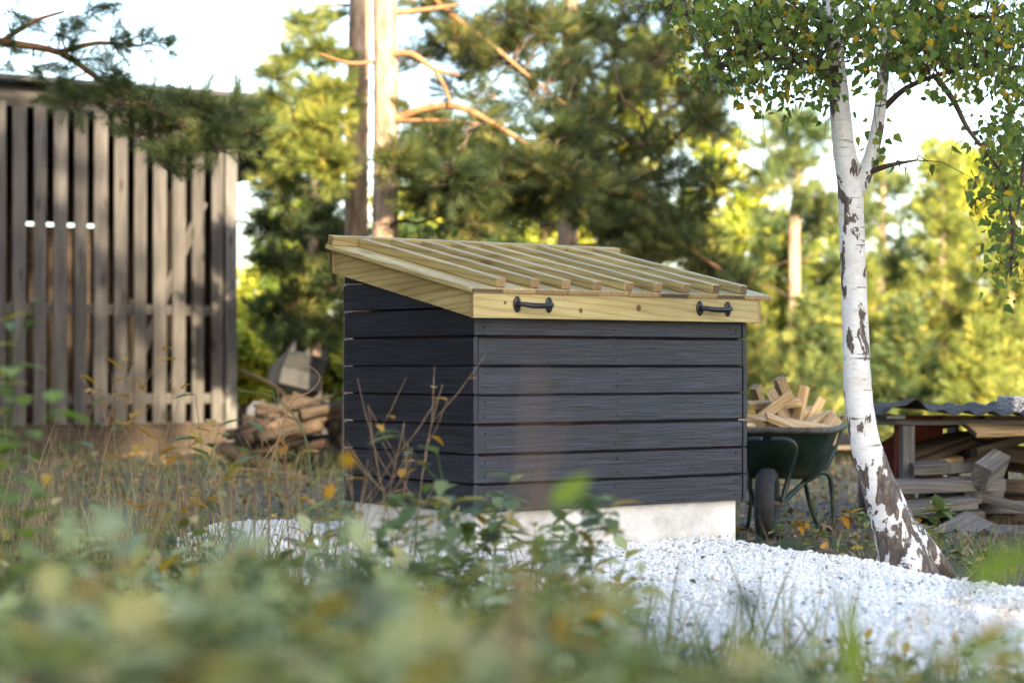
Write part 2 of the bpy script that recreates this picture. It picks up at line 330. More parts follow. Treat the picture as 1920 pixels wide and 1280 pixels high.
M['leaf_birch'] = leaf_mat('birch_leaves', [(0, (.07,.12,.035)), (.5, (.14,.20,.05)), (.86, (.24,.28,.055)), (.93, (.34,.30,.05)), (.955, (.6,.38,.03)), (1, (.52,.28,.05))], 0.55)
M['leaf_birch_one'] = leaf_mat('birch_leaf', [(0, (.08,.13,.04)), (.5, (.15,.21,.05)), (.82, (.25,.28,.055)), (.9, (.6,.38,.03)), (1, (.55,.28,.04))], 0.55, obj_rand=True)
M['weed'] = leaf_mat('weed_leaves', [(0, (.05,.06,.02)), (.15, (.17,.20,.07)), (.4, (.33,.37,.15)), (.62, (.52,.54,.29)), (.76, (.56,.50,.18)), (.9, (.54,.40,.2)), (.95, (.64,.42,.05)), (1, (.22,.12,.06))], 0.4)
M['weed_one'] = leaf_mat('weed_leaf', [(0, (.10,.15,.06)), (.5, (.17,.23,.10)), (.8, (.28,.31,.11)), (.88, (.46,.35,.06)), (1, (.50,.28,.03))], 0.4, obj_rand=True)
M['weed_lime'] = leaf_mat('lime_leaf', [(0, (0.168,0.280,0.042)), (1, (0.308,0.378,0.056))], 0.5, obj_rand=True)
M['leaf_gold'] = leaf_mat('golden_leaf', [(0, (.5,.28,.015)), (1, (.42,.2,.015))], 0.4, obj_rand=True)
M['grass'] = leaf_mat('grass_blades', [(0, (.10,.14,.045)), (.45, (.19,.23,.08)), (.7, (.34,.31,.14)), (1, (.46,.36,.2))], 0.4)
M['straw'] = leaf_mat('dry_straw', [(0, (.14,.09,.055)), (.5, (.30,.22,.13)), (.8, (.42,.33,.20)), (1, (.20,.22,.09))], 0.3)
M['litter'] = leaf_mat('fallen_leaves', [(0, (.05,.035,.025)), (.55, (.16,.11,.075)), (.8, (.25,.2,.15)), (.93, (.42,.27,.04)), (1, (.45,.2,.03))], 0.15)

# ---------------------------------------------------------------- ground, gravel
GP = [(-1.75,10.35), (-1.5,9.5), (-1.1,8.3), (-0.5,7.2), (0.05,6.45), (0.4,6.0), (0.9,5.75), (1.6,5.85), (2.4,5.65), (3.4,5.8), (3.0,6.4), (1.93,7.35), (1.66,8.2), (1.42,8.75), (1.12,9.45), (0.95,10.4), (0.3,10.6), (-0.8,10.5)]
def poly_sd(X, Y):
    X = np.asarray(X, float); Y = np.asarray(Y, float); d = np.full(X.shape, 1e9); ins = np.zeros(X.shape, bool); n = len(GP)
    for i in range(n):
        ax, ay = GP[i]; bx, by = GP[(i+1) % n]; ex, ey = bx-ax, by-ay
        t = np.clip(((X-ax)*ex+(Y-ay)*ey)/(ex*ex+ey*ey), 0, 1); d = np.minimum(d, np.hypot(X-ax-t*ex, Y-ay-t*ey))
        c = ((ay > Y) != (by > Y)) & (X < (bx-ax)*(Y-ay)/(by-ay+1e-12)+ax); ins ^= c
    return np.where(ins, -d, d)
def sst(a, b, x): t = np.clip((x-a)/(b-a), 0, 1); return t*t*(3-2*t)
def wob(X, Y): return (np.sin(X*2.1+Y*1.3)+np.sin(X*3.7-Y*2.9+1)+np.sin(X*7.3+Y*5.1+2)*.5)/2.5
def ground_z(X, Y):
    X = np.asarray(X, float); Y = np.asarray(Y, float)
    z = -0.10+0.018*wob(X, Y)
    z = z+0.16*sst(6.5, 3.5, Y)*sst(0.9, -0.6, X)
    z = np.where(poly_sd(X, Y) < 0.12, np.minimum(z, -0.11), z)
    return z
def gravel_z(X, Y): 
    d = poly_sd(X, Y); return 0.0+0.012*wob(X*1.3, Y*1.3)-0.16*sst(-0.30, 0.12, d)
def gz(x, y): return float(ground_z(np.array([x]), np.array([y]))[0])
xs = np.concatenate([-np.geomspace(600, 7, 26), np.arange(-6.8, 6.8, .1), np.geomspace(7, 600, 26)])
ys = np.concatenate([-np.geomspace(300, 2, 20), np.arange(-1.8, 14, .1), np.geomspace(14.2, 900, 40)])
XX, YY = np.meshgrid(xs, ys); ZZ = ground_z(XX, YY); nx = len(xs)
ii, jj = np.meshgrid(np.arange(len(ys)-1), np.arange(nx-1), indexing='ij'); b = (ii*nx+jj).ravel()
F = np.stack([b, b+1, b+1+nx, b+nx], 1)
link('ground', mesh_np('ground', np.stack([XX, YY, ZZ], -1).reshape(-1, 3), F, True), M['ground'], kind='structure', label='dark soil ground scattered with leaf litter')
gx = np.arange(-2.6, 3.7, .04); gy = np.arange(4.8, 12.7, .04); XX, YY = np.meshgrid(gx, gy); ZZ = gravel_z(XX, YY); nx = len(gx)
ii, jj = np.meshgrid(np.arange(len(gy)-1), np.arange(nx-1), indexing='ij'); b = (ii*nx+jj).ravel()
F = np.stack([b, b+1, b+1+nx, b+nx], 1); keep = poly_sd(XX.ravel()[b], YY.ravel()[b]) < 0.1
link('gravel_bed', mesh_np('gravel_bed', np.stack([XX, YY, ZZ], -1).reshape(-1, 3), F[keep], True), M['gravelbase'], kind='structure', label='bed of white crushed stone around the box')
# stones
n = 250000; sx_ = N.uniform(-2.5, 3.6, n); sy_ = N.uniform(4.8, 12.5, n); d = poly_sd(sx_, sy_)
k = (d < 0.10*N.random(n)) & (np.abs(sx_/sy_) < 0.27); sx_, sy_ = sx_[k], sy_[k]; n = len(sx_)
CV = np.array([(1,0,0),(-1,0,0),(0,1,0),(0,-1,0),(0,0,1),(0,0,-1)], float)*.62
CF = np.array([(0,2,4),(2,1,4),(1,3,4),(3,0,4),(2,0,5),(1,2,5),(3,1,5),(0,3,5)])
s = N.gamma(3.2, 0.0022, n)+.0035; Ms = dirmats(unit(n))
V = np.repeat(CV[None], n, 0)*N.uniform(.55, 1.25, (n, 1, 3))*N.uniform(.6, 1.25, (n, 6, 1)); V = np.einsum('nij,nvj->nvi', Ms, V)*s[:, None, None]
V += np.stack([sx_, sy_, gravel_z(sx_, sy_)+s*N.uniform(.05, .42, n)], 1)[:, None, :]
Fs = (CF[None]+(np.arange(n)*6)[:, None, None]).reshape(-1, 3)
link('gravel_stones', mesh_np('gravel_stones', V.reshape(-1, 3), Fs, False, np.repeat(N.random(n), 8)), M['stone'], kind='stuff', label='loose white crushed stones covering the bed')
bpy.data.objects['gravel_stones']['category'] = 'gravel'

# ---------------------------------------------------------------- the black box with sloped wooden lid
TH = math.atan2(0.596, 0.803); W = 1.5; D = 0.985; ZB = 0.1635; PI_ = 0.12
box = empty('storage_box', (-0.155, 8.5, 0.0), TH, label='black clad outdoor box with sloping new wood lid and two iron handles', cat='storage box')
def zunder(y): return 0.9536+0.205*(y+0.03)
def clad(name, x0, x1, z0, z1, place, top=None):
    """one shiplap board, local x along, y outward (-), chamfered long edges; top(x) clips the upper edge"""
    t = 0.022; c = 0.005
    prof = [(0, z0+.002), (-t+.004, z0), (-t, z0+.004), (-t, z1-c), (-t+c+.003, z1), (0, z1)]
    V = []; F = []; n = len(prof); secs = np.linspace(x0, x1, 9 if top else 2)
    for x in secs:
        for (y, z) in prof: V.append((x, y, min(z, top(x)+(z-z1)*.02) if top else z))
    for i in range(len(secs)-1):
        for q in range(n): q2 = (q+1) % n; F.append((i*n+q, i*n+q2, (i+1)*n+q2, (i+1)*n+q))
    F += [tuple(range(n))[::-1], tuple(range(len(V)-n, len(V)))]
    me = bpy.data.meshes.new(name); me.from_pydata(V, [], F); me.update(); o = link(name, me, M['black'], box)
    o.location, o.rotation_euler = place; o.location.z += R.uniform(-.0016, .0016); o.rotation_euler.x += R.uniform(-.004, .004); return o
nails = MB()
for q in range(7):
    z0 = ZB+PI_*q; z1 = z0+.1142
    if q == 6: z1 = 0.985
    clad('front_board', 0.026, W-.026, z0, z1, ((0, 0.026, 0), (0, 0, 0)))
    for fx in (.06, .75, W-.06):
        for fz in (.028, .085):
            if z0+fz < .95: nails.box((fx+R.uniform(-.006, .006), .0035, z0+fz+R.uniform(-.004, .004)), (.0085, .003, .0085))
for q in range(9):
    z0 = ZB+PI_*q; z1 = z0+.1142
    if z0 > zunder(D)+.03: continue
    # left wall: runs past the front boards so that its end faces the front
    tl = (lambda x: zunder(D-x)+.03) if z1 > 0.95 else None
    y_lo = 0.0
    if z0 > zunder(0): y_lo = (z0-zunder(0))/.205
    clad('side_board', 0.0, D-y_lo, z0, z1, ((0.022, D, 0), (0, 0, -math.pi/2)), tl)
    tr = (lambda x: zunder(x)+.03) if z1 > 0.95 else None
    clad('side_board', y_lo, D, z0, z1, ((W-.022, 0, 0), (0, 0, math.pi/2)), tr)
    clad('back_board', 0.026, W-.026, z0, min(z1, zunder(D)+.02), ((W, D-.026, 0), (0, 0, math.pi)))
    for fy in (.05, D-.05):
        for fz in (.028, .085):
            if z0+fz < zunder(fy)-.01: nails.box((-.001, fy, z0+fz), (.004, .0085, .0085))
nails.build('nail_heads', M['nail'], box, kind='stuff')
core = MB(); core.box((W/2, D/2, (ZB+.95)/2+.0), (W-.056, D-.056, .95-ZB-.004)); core.build('inner_frame', M['darkwood'], box)
pl = MB(); pl.box((W/2, D/2, .03), (W-.07, D-.07, .265)); plo = pl.build('plinth', M['plaster'], box, label='pale rendered plinth under the black cladding')
bv = plo.modifiers.new('bevel', 'BEVEL'); bv.width = .006; bv.segments = 2
# lid
lid = MB(); sl_ = math.atan(.205); Rl = Matrix.Rotation(sl_, 3, 'X')
def lidp(x, y, off): return Vector((x, y, zunder(y)+.103))+Rl @ Vector((0, 0, off))
lid.box(lidp(W/2, .48, -.012), (W+.0, .98, .018), Rl); lido = lid.build('lid', M['new'], box, label='sloping lid of yellow-green treated timber')
LY0, LY1 = -.03, D+.035
def fascia_side(x0, x1, y0, y1):
    # board axis along local x; placed turned so that the grain follows the slope
    L = (y1-y0)/math.cos(sl_)
    V = []
    for t_ in (0, 1):
        for dz in (0, .1028):
            for w_ in (0, x1-x0): V.append(((y1-y0)*t_, -w_, .205*(y1-y0)*t_+dz))
    me = bpy.data.meshes.new('fascia'); me.from_pydata(V, [], [(0,1,3,2),(4,6,7,5),(0,4,5,1),(2,3,7,6),(0,2,6,4),(1,5,7,3)]); me.update()
    bm = bmesh.new(); bm.from_mesh(me); bmesh.ops.recalc_face_normals(bm, faces=bm.faces); bmesh.ops.bevel(bm, geom=list(bm.edges), offset=.002, segments=1, affect='EDGES'); bm.to_mesh(me); bm.free()
    o = link('fascia', me, M['new'], lido); o.location = (x0, y0, zunder(y0)); o.rotation_euler = (0, 0, math.pi/2); return o
fascia_side(-.030, -.002, LY0+.0005, LY1)
fascia_side(W+.004, W+.032, LY0-.0265, LY1)
board('fascia', M['fascia'], lido, ((W-.026)/2, LY0-.0135, .9536+.0495), (W+.056, .027, .1015), ch=.002, label='front lid fascia with knots and two handles')
board('fascia', M['new'], lido, (W/2, LY1+.0145, zunder(LY1)+.05), (W+.075, .028, .1015), ch=.002)
b0 = -.064; bw = .166
for q in range(10):
    w_ = bw-.0025; yc = (-.062+LY1+.03)/2; ln_ = (LY1+.03+.062)/math.cos(sl_)
    c = lidp(b0+bw*(q+.5), yc+R.uniform(-.003, .003), .0125)
    Rm = (Rl @ Matrix.Rotation(math.pi/2, 3, 'Z'))
    board('roof_board', M['new'], lido, c, (ln_, w_, .022), Rm, ch=.004)
for q in range(9):
    y0 = -.046+R.uniform(-.006, .004); y1 = LY1-.03
    c = lidp(b0+bw*(q+1)+R.uniform(-.004, .004), (y0+y1)/2, .0237+.0195)
    board('batten', M['new'], lido, c, ((y1-y0)/math.cos(sl_), .045, .038), Rl @ Matrix.Rotation(math.pi/2, 3, 'Z'), ch=.003)
board('cap_board', M['new'], lido, lidp(W/2+.01, LY1-.006, .0237+.021), (W+.14, .045, .042), Rl, ch=.003)
def handle(x):
    hb = MB()
    L = .062
    pts = [(-L, .004, 0), (-L, -.018, .0), (-L+.010, -.030, -.001), (-L*.5, -.036, -.004), (0, -.038, -.005), (L*.5, -.036, -.004), (L-.010, -.030, -.001), (L, -.018, 0), (L, .004, 0)]
    pp = smooth_path(pts, 4); m_ = len(pp); rr = [.0072+.0022*math.sin(math.pi*i/(m_-1))**2+(.003 if i < 3 or i > m_-4 else 0) for i in range(m_)]
    hb.tube(pp, rr, 12)
    for sx in (-1, 1):
        ring = []; nn = 28
        for lay, (yy, sc) in enumerate([(0, 1.0), (-.004, 1.0), (-.0062, .86)]):
            for i in range(nn):
                a = 2*math.pi*i/nn; r = (.019+.0075*abs(math.sin(a))**1.5-.003*abs(math.sin(2*a)))*sc
                ring.append((sx*L+r*math.cos(a)*.78, yy, r*math.sin(a)*1.0))
        Fr = [(l*nn+i, l*nn+(i+1) % nn, (l+1)*nn+(i+1) % nn, (l+1)*nn+i) for l in range(2) for i in range(nn)]+[tuple(range(2*nn, 3*nn))]
        hb.add(ring, Fr)
        for sz in (-1, 1): hb.tube([(sx*L, -.005, sz*.0165), (sx*L, -.0085, sz*.0165)], [.0042, .0032], 8)
    o = hb.build('handle', M['iron'], lido, smooth=True, label='black iron pull handle on the lid fascia'); o.location = (x, LY0-.0285, 1.010); o.scale = (1.32, 1.15, 1.25)
    return o
handle(.256); handle(1.248)

# ---------------------------------------------------------------- slatted shed
sh_r = Vector((-2.79, 21.0, -0.1)); fdir = Vector((.87, .5, 0)).normalized(); sang = math.atan2(fdir.y, fdir.x)
shed = empty('slatted_shed', sh_r, sang, label='weathered grey shed of upright slats with dark gaps and flat dark roof', cat='shed')
H = 3.52
def slat_h(x): return 3.46+.0*x
for q in range(18):
    x = -.17-.2*q; hgt = 3.06+R.uniform(-.03, .03)
    o = board('slat', M['slat'], shed, (x, R.uniform(-.006, .006), hgt/2+.30), (hgt, .125+R.uniform(-.012, .012), .026), Matrix.Rotation(math.pi/2, 3, 'Y') @ Matrix.Rotation(math.pi/2, 3, 'X'), ch=.003)
board('corner_post', M['grey'], shed, (-.01, .06, 1.75), (3.4, .12, .12), (0, math.pi/2, 0), ch=.008)
board('header_board', M['slat'], shed, (-1.75, .002, 3.43), (3.75, .03, .2), ch=.003)
board('rail', M['slat'], shed, (-1.8, .06, 1.42), (3.5, .045, .10), ch=.003)
board('rail', M['slat'], shed, (-1.8, .06, .55), (3.5, .045, .10), ch=.003)
br = Vector((-1.15, .065, .5)); be = Vector((-.3, .065, 2.5)); dv = be-br
board('brace', M['slat'], shed, (br+be)/2+Vector((0, -.03, 0)), (dv.length, .022, .09), (0, -math.atan2(dv.z, dv.x), 0), ch=.003)
DB = 2.6
bw_ = MB()
def swall(y0, y1, z0, z1): board('side_wall', M['darkwood'], shed, (-.06, (y0+y1)/2, (z0+z1)/2), (z1-z0, y1-y0, .03), (0, math.pi/2, 0))
swall(.13, 1.15, 0, 3.5); swall(1.215, DB-.02, 0, 3.5); swall(1.151, 1.214, 0, 2.08); swall(1.151, 1.214, 2.33, 3.5)
board('side_wall', M['darkwood'], shed, (-3.72, DB/2+.1, 1.75), (3.5, DB-.1, .03), (0, math.pi/2, 0))
# back wall leaves a long slot open to the sky
def bwall(x0, x1, z0, z1): board('back_wall', M['darkwood'], shed, ((x0+x1)/2, DB, (z0+z1)/2), (x1-x0, .03, z1-z0))
bwall(-3.7, -.08, .0, 2.385); bwall(-3.7, -.08, 2.42, 3.45); bwall(-3.7, -1.45, 2.386, 2.419); bwall(-.41, -.08, 2.386, 2.419)
board('sill', M['darkwood'], shed, (-1.8, .045, .15), (3.6, .05, .34), ch=.004)
board('shed_floor', M['darkwood'], shed, (-1.85, 1.35, .03), (3.6, 2.5, .05))
rf = MB()
pk = .38
for (xa, za, xb, zb) in [(-3.95, 3.62, pk, 3.58), (pk, 3.58, .75, 2.98)]:
    rf.add([(xa, -.22, za), (xb, -.22, zb), (xb, DB+.3, zb-.12), (xa, DB+.3, za-.12), (xa, -.22, za-.05), (xb, -.22, zb-.05), (xb, DB+.3, zb-.17), (xa, DB+.3, za-.17)],
           [(0,1,2,3), (7,6,5,4), (0,4,5,1), (1,5,6,2), (2,6,7,3), (3,7,4,0)])
rf.build('roof', M['roofdark'], shed)
board('roof_lath', M['new'], shed, (.52, -.1, 3.2), (.3, .03, .04), (0, 1.0, 0))
board('roof_trim', M['tin'], shed, (.28, -.24, 3.56), (.3, .02, .05), (0, .03, 0))
# things stored inside
for (x, y, z0, h_, c_, lab) in [(-1.5, .9, .05, 1.3, 'fire', 'tall pale board leaning inside the slatted shed'), (-.75, .7, .05, 1.5, 'fire', 'short pale board leaning inside the slatted shed near its corner post')]:
    o = board('leaning_board', M[c_], None, (0, 0, 0), (h_, .16, .025), None, label=lab, cat='board'); 
    wp = Matrix.Translation(sh_r) @ Matrix.Rotation(sang, 4, 'Z') @ Vector((x, y, z0+h_/2)); o.location = wp; o.rotation_euler = (math.pi/2+.1, math.pi/2, sang)

# ---------------------------------------------------------------- trees
TUFT = tuft_t(40, .44, .024); TUFT_FAR = tuft_t(16, .5, .07); LEAFQ = quad_leaf(); BLEAF = birch_t(); LANCE = leaf_t()
def pt_in(c, r):
    while True:
        v = Vector((R.uniform(-1, 1), R.uniform(-1, 1), R.uniform(-1, 1)))
        if v.length <= 1: return Vector(c)+Vector((v.x*r[0], v.y*r[1], v.z*r[2]))
def limb_to(mb, a, b, r0, r1, sag=.12, n=6, wig=.04):
    a = Vector(a); b = Vector(b); L = (b-a).length; pts = []
    for i in range(n+1):
        t = i/n; p = a.lerp(b, t)+Vector((0, 0, sag*L*math.sin(math.pi*t)))
        if 0 < i < n: p += Vector((R.uniform(-1, 1), R.uniform(-1, 1), R.uniform(-1, 1)))*wig*L
        pts.append(p)
    pp = smooth_path(pts, 2); m_ = len(pp); mb.tube(pp, [r0+(r1-r0)*i/(m_-1) for i in range(m_)], 7, cap=False); return pp
def nearest(path, p, zoff=0.0):
    q = min(path, key=lambda a: (a-p).length+abs(a.z-(p.z+zoff))*.8); return q
def pine(name, label, trunk, rads, clumps, limbs=(), group=None, mat='needle', tuft=TUFT, tlen=.15, per=42, twr=.006, bark='pinebark', cat='tree', tuft_n=3):
    root = empty(name, trunk[0], label=label, cat=cat, group=group); o0 = Vector(trunk[0])
    tp = smooth_path(trunk, 6); m_ = len(tp); ks = np.interp(np.linspace(0, 1, m_), np.linspace(0, 1, len(rads)), rads)
    t = MB(); t.tube([p-o0 for p in tp], list(ks), 18, jit=.05); t.build('trunk', M[bark], root, smooth=True)
    lb = MB(); paths = [list(tp)]
    for (pts, r0, r1) in limbs:
        pp = smooth_path(pts, 4); k_ = len(pp); lb = MB(); lb.tube([p-o0 for p in pp], [r0+(r1-r0)*i/(k_-1) for i in range(k_)], 8, jit=.08); lb.build('limb', M['pinelimb'], root, smooth=True); paths.append(pp)
    tw = MB(); pos = []; dirs = []; rn = []; allp = [p for pa in paths for p in pa]
    for (c, r, dens) in clumps:
        c = Vector(c); rr = (r, r, r*.62)
        a = min(allp, key=lambda q: (q-c).length+max(0, q.z-c.z)*.3)
        if (a-c).length > r*.6: limb_to(tw, a-o0, c-o0, .006+.009*min(2, (a-c).length), .004, sag=.08, n=5, wig=.05)
        base = R.random()*.5
        for _ in range(int(per*dens)):
            s_ = pt_in(c, (r*.5, r*.5, r*.3)); e_ = pt_in(c, rr); dd = e_-c
            if (e_-s_).length < .06: continue
            dr = (e_-s_).normalized(); tw.tube([s_-o0, (s_+e_)/2-o0+Vector((0, 0, -.01)), e_-o0], [twr*.8, twr*.6, twr*.4], 3, cap=False)
            for i in range(tuft_n):
                f = 1-i*.27; p = s_.lerp(e_, f); dv_ = dr+Vector((R.gauss(0, .45), R.gauss(0, .45), R.gauss(.12, .4)))
                if i == 0: dv_ = dr+Vector((0, 0, .25))
                pos.append(p-o0); dirs.append(dv_); rn.append(min(1, max(0, .15+.7*base+R.gauss(.1, .2))))
    tw.build('twigs', M['twig'], root, kind='stuff')
    pos = np.array(pos); dirs = np.array(dirs); n_ = len(pos)
    V, F, rd = inst(tuft[0], tuft[1], dirmats(dirs), pos, N.uniform(.75, 1.25, n_)*tlen, np.array(rn))
    link('crown', mesh_np('crown', V, F, False, rd), M[mat], root, kind='stuff'); return root
def broad(name, label, base, crown_c, crown_r, mat, n_cl=40, per=130, size=.10, group=None, tr=.07, cat='tree', clump_r=.28):
    root = empty(name, base, label=label, cat=cat, group=group); o0 = Vector(base); cc = Vector(crown_c)
    t = MB(); top = Vector((cc.x, cc.y, cc.z+crown_r[2]*.5)); tp = smooth_path([o0+Vector((0, 0, -.05)), o0.lerp(top, .3)+Vector((R.uniform(-.1, .1), 0, 0)), o0.lerp(top, .65)+Vector((R.uniform(-.15, .15), 0, 0)), top], 4)
    m_ = len(tp); t.tube([p-o0 for p in tp], [tr*(1-.85*i/(m_-1)) for i in range(m_)], 9, jit=.05); t.build('trunk', M['twig'], root, smooth=True)
    lb = MB(); pos = []; rn = []
    mr = sum(crown_r)/3
    for _ in range(n_cl):
        c = pt_in(cc, crown_r)
        if R.random() < .6: # push towards the shell
            v = Vector(((c.x-cc.x)/crown_r[0], (c.y-cc.y)/crown_r[1], (c.z-cc.z)/crown_r[2])); 
            if v.length > .05: v = v.normalized()*R.uniform(.7, 1.05); c = cc+Vector((v.x*crown_r[0], v.y*crown_r[1], v.z*crown_r[2]))
        a = min(tp, key=lambda q: (q-c).length+max(0, q.z-c.z+.2)*1.5)
        limb_to(lb, a-o0, c-o0, .018, .005, sag=.06, n=3, wig=.05)
        r = mr*clump_r*R.uniform(.6, 1.3); k_ = int(per*R.uniform(.6, 1.3)); base_ = R.uniform(-.2, .25)
        g = N.normal(size=(k_, 3))*np.array([r, r, r*.7])*.55; pos.append(np.array(c-o0)+g); rn.append(np.clip(.4+base_+N.normal(0, .2, k_), 0, 1))
    lb.build('limbs', M['twig'], root, kind='stuff')
    pos = np.concatenate(pos); n_ = len(pos); dd = unit(n_); dd[:, 2] -= .25
    V, F, rd = inst(LEAFQ[0], LEAFQ[1], dirmats(dd), pos, N.uniform(.7, 1.3, n_)*size, np.concatenate(rn))
    link('crown', mesh_np('crown', V, F, False, rd), M[mat], root, kind='stuff'); return root
def G(px, Y): x = (px-960)/FPX*Y; return Vector((x, Y, gz(x, Y)))
def cl(px, py, Y, rpx, dens=1.0): return (P(px, py, Y), rpx/FPX*Y, dens)

# sunlit pine behind the box
YA = 16.0
trA = [G(722, YA)+Vector((0, 0, -.1)), P(721, 640, YA), P(722, 400, YA), P(724, 200, YA), P(721, 0, YA), P(722, -350, YA), P(730, -700, YA)]
clA = [cl(770, 300, 15.3, 60), cl(820, 270, 15.6, 60), cl(850, 340, 15.2, 75), cl(920, 330, 15.4, 75), cl(800, 370, 15.6, 50, .8), cl(900, 390, 15.6, 70), cl(970, 400, 15.8, 70),
       cl(960, 290, 15.8, 70), cl(1010, 340, 15.6, 60), cl(735, 300, 15.2, 40, .7), cl(900, 180, 16.4, 60, .5), cl(960, 120, 16.6, 80, .6), cl(1010, 180, 16.4, 75, .8), cl(880, 60, 16.4, 60, .35), cl(960, 30, 16.4, 80, .7), cl(1040, 60, 16.6, 70, .8),
       cl(1040, 260, 16.0, 60), cl(1090, 350, 15.8, 50, .8), cl(930, 230, 16.2, 60, .6)]
def fill(n, x0, x1, y0, y1, Ya, Yb, r0, r1, d0, d1):
    return [cl(R.uniform(x0, x1), R.uniform(y0, y1), R.uniform(Ya, Yb), R.uniform(r0, r1), R.uniform(d0, d1)) for _ in range(n)]
clA += fill(22, 750, 1090, 0, 240, 16.0, 17.6, 35, 60, .35, .8)+fill(20, 760, 1080, 240, 430, 15.0, 17.0, 40, 65, .5, 1.0)
lmA = [([P(724, 230, YA), P(790, 205, 15.9), P(860, 200, 15.8), P(940, 240, 15.7), P(1010, 285, 15.7), P(1110, 330, 15.6)], .036, .010),
       ([P(722, 105, YA), P(770, 100, 15.9), P(815, 130, 15.9), P(860, 140, 15.8)], .032, .012), ([P(815, 130, 15.9), P(835, 165, 15.8), P(845, 195, 15.7)], .02, .01),
       ([P(722, 25, YA), P(790, 18, 16.1), P(860, 8, 16.2)], .03, .012), ([P(800, -20, 16.2), P(850, 30, 16.3), P(930, 90, 16.3), P(1000, 150, 16.4), P(1080, 210, 16.5)], .03, .008),
       ([P(724, 110, YA), P(660, 118, 15.9), P(600, 100, 15.8)], .016, .008), ([P(724, 228, YA), P(800, 225, 15.8), P(900, 232, 15.6)], .022, .01)]
pine('pine_tree', 'pine with sunlit pale orange trunk and bare orange limbs behind the lid', trA, [.115, .10, .096, .094, .09, .075, .05], clA, lmA)
# shaded pine just behind it
YB = 17.12
trB = [G(668, YB)+Vector((0, 0, -.1)), P(668, 600, YB), P(668, 350, YB), P(671, 150, YB), P(674, 0, YB), P(676, -350, YB), P(676, -650, YB)]
clB = [cl(600, 90, 16.8, 45, .5), cl(575, 60, 16.8, 45, .35), cl(625, 105, 16.8, 36, .8), cl(620, 170, 16.6, 55, .8), cl(570, 190, 16.6, 50, .8), cl(615, 220, 16.4, 45), cl(590, 240, 16.4, 60), cl(545, 250, 16.6, 45), cl(605, 290, 16.4, 48), cl(570, 300, 16.5, 50),
       cl(625, 330, 16.5, 35, .7), cl(560, 30, 17, 40, .3)]
clB += fill(12, 515, 625, 120, 340, 16.4, 18, 28, 46, .4, .9)+fill(5, 530, 640, 30, 120, 16.6, 18, 22, 36, .3, .6)
lmB = [([P(668, 240, YB), P(630, 215, 16.9), P(580, 215, 16.6)], .03, .01), ([P(670, 110, YB), P(620, 95, 17), P(570, 60, 16.8)], .022, .008), ([P(668, 10, YB), P(620, 8, 17.2), P(560, 14, 17)], .014, .007)]
pine('pine_tree', 'pine with shaded grey-brown trunk standing beside the sunlit one', trB, [.115, .10, .094, .09, .088, .07, .05], clB, lmB, mat='needle_gold')
# darker pine further right
YC = 19.5
trC = [G(1064, YC)+Vector((0, 0, -.1)), P(1064, 520, YC), P(1066, 300, YC), P(1070, 100, YC), P(1072, -150, YC), P(1072, -420, YC)]
clC = [cl(px, py, Y, r, d_) for (px, py, Y, r, d_) in [(1090, 30, 18.6, 80, 1), (1150, 70, 18.4, 85, 1), (1200, 20, 18.6, 80, 1), (1230, 110, 18.2, 75, .8), (1100, 130, 18.4, 70, .9), (1170, 170, 18.0, 75, 1), (1110, 220, 18.0, 75, 1), (1060, 180, 18.5, 60, .7),
       (1190, 270, 17.6, 80, 1.1), (1110, 300, 17.8, 75, 1), (1250, 330, 17.4, 75, 1), (1160, 350, 17.4, 85, 1.2), (1090, 400, 17.8, 60, .7), (1220, 410, 17.0, 85, 1.3), (1150, 440, 17.2, 75, 1.1), (1280, 400, 17.2, 60, 1), (1290, 460, 16.8, 65, 1.2), (1220, 480, 16.8, 70, 1.2), (1330, 500, 16.8, 50, 1), (1380, 530, 16.6, 45, .9), (1280, 180, 18.4, 55, .6), (1300, 60, 18.6, 70, .7), (1340, 140, 18.6, 50, .5), (1260, 250, 18, 55, .7)]]
clC += fill(20, 1030, 1340, -30, 480, 16.8, 19.8, 35, 60, .4, .9)
lmC = [([P(1066, 320, YC), P(1140, 330, 18.4), P(1230, 400, 17.4), P(1300, 470, 16.8), P(1350, 505, 16.6)], .045, .016), ([P(1070, 60, YC), P(1180, 90, 18.6), P(1290, 140, 18.4)], .03, .01), ([P(1066, 200, YC), P(1150, 240, 18.2), P(1230, 300, 17.6)], .032, .01)]
pine('pine_tree', 'dark dense pine whose drooping branches hang over the right end of the lid', trC, [.11, .095, .09, .085, .07, .05], clC, lmC, per=48)
# pine whose bough reaches in from the left over the shed
YD = 13.0
trD = [G(-420, YD)+Vector((0, 0, -.1)), P(-420, 400, YD), P(-415, 0, YD), P(-410, -500, YD)]
clD = [cl(px, py, Y, r, d_) for (px, py, Y, r, d_) in [(20, 20, 13, 50, .4), (110, 60, 13, 60, .6), (150, 20, 13, 50, .5), (130, 120, 13, 55, .6), (200, 75, 13, 50, .5), (60, 130, 13, 50, .35), (215, 140, 13, 55, .8), (260, 80, 13, 45, .4), (310, 90, 13, 30, .3), (240, 185, 12.9, 55, 1), (180, 190, 12.9, 50, .6), (110, 170, 13, 45, .4), (290, 200, 12.9, 60, 1.1), (330, 235, 12.9, 60, 1.2), (380, 230, 12.9, 55, 1.1), (430, 225, 12.9, 50, 1.1), (470, 245, 12.9, 45, 1), (400, 275, 12.9, 50, 1), (330, 290, 12.9, 45, .9), (270, 245, 12.9, 45, .9), (360, 190, 12.9, 45, .8), (440, 195, 13, 35, .6), (310, 310, 12.9, 35, .6), (20, 90, 13, 40, .3), (140, 195, 12.9, 40, .6)]]
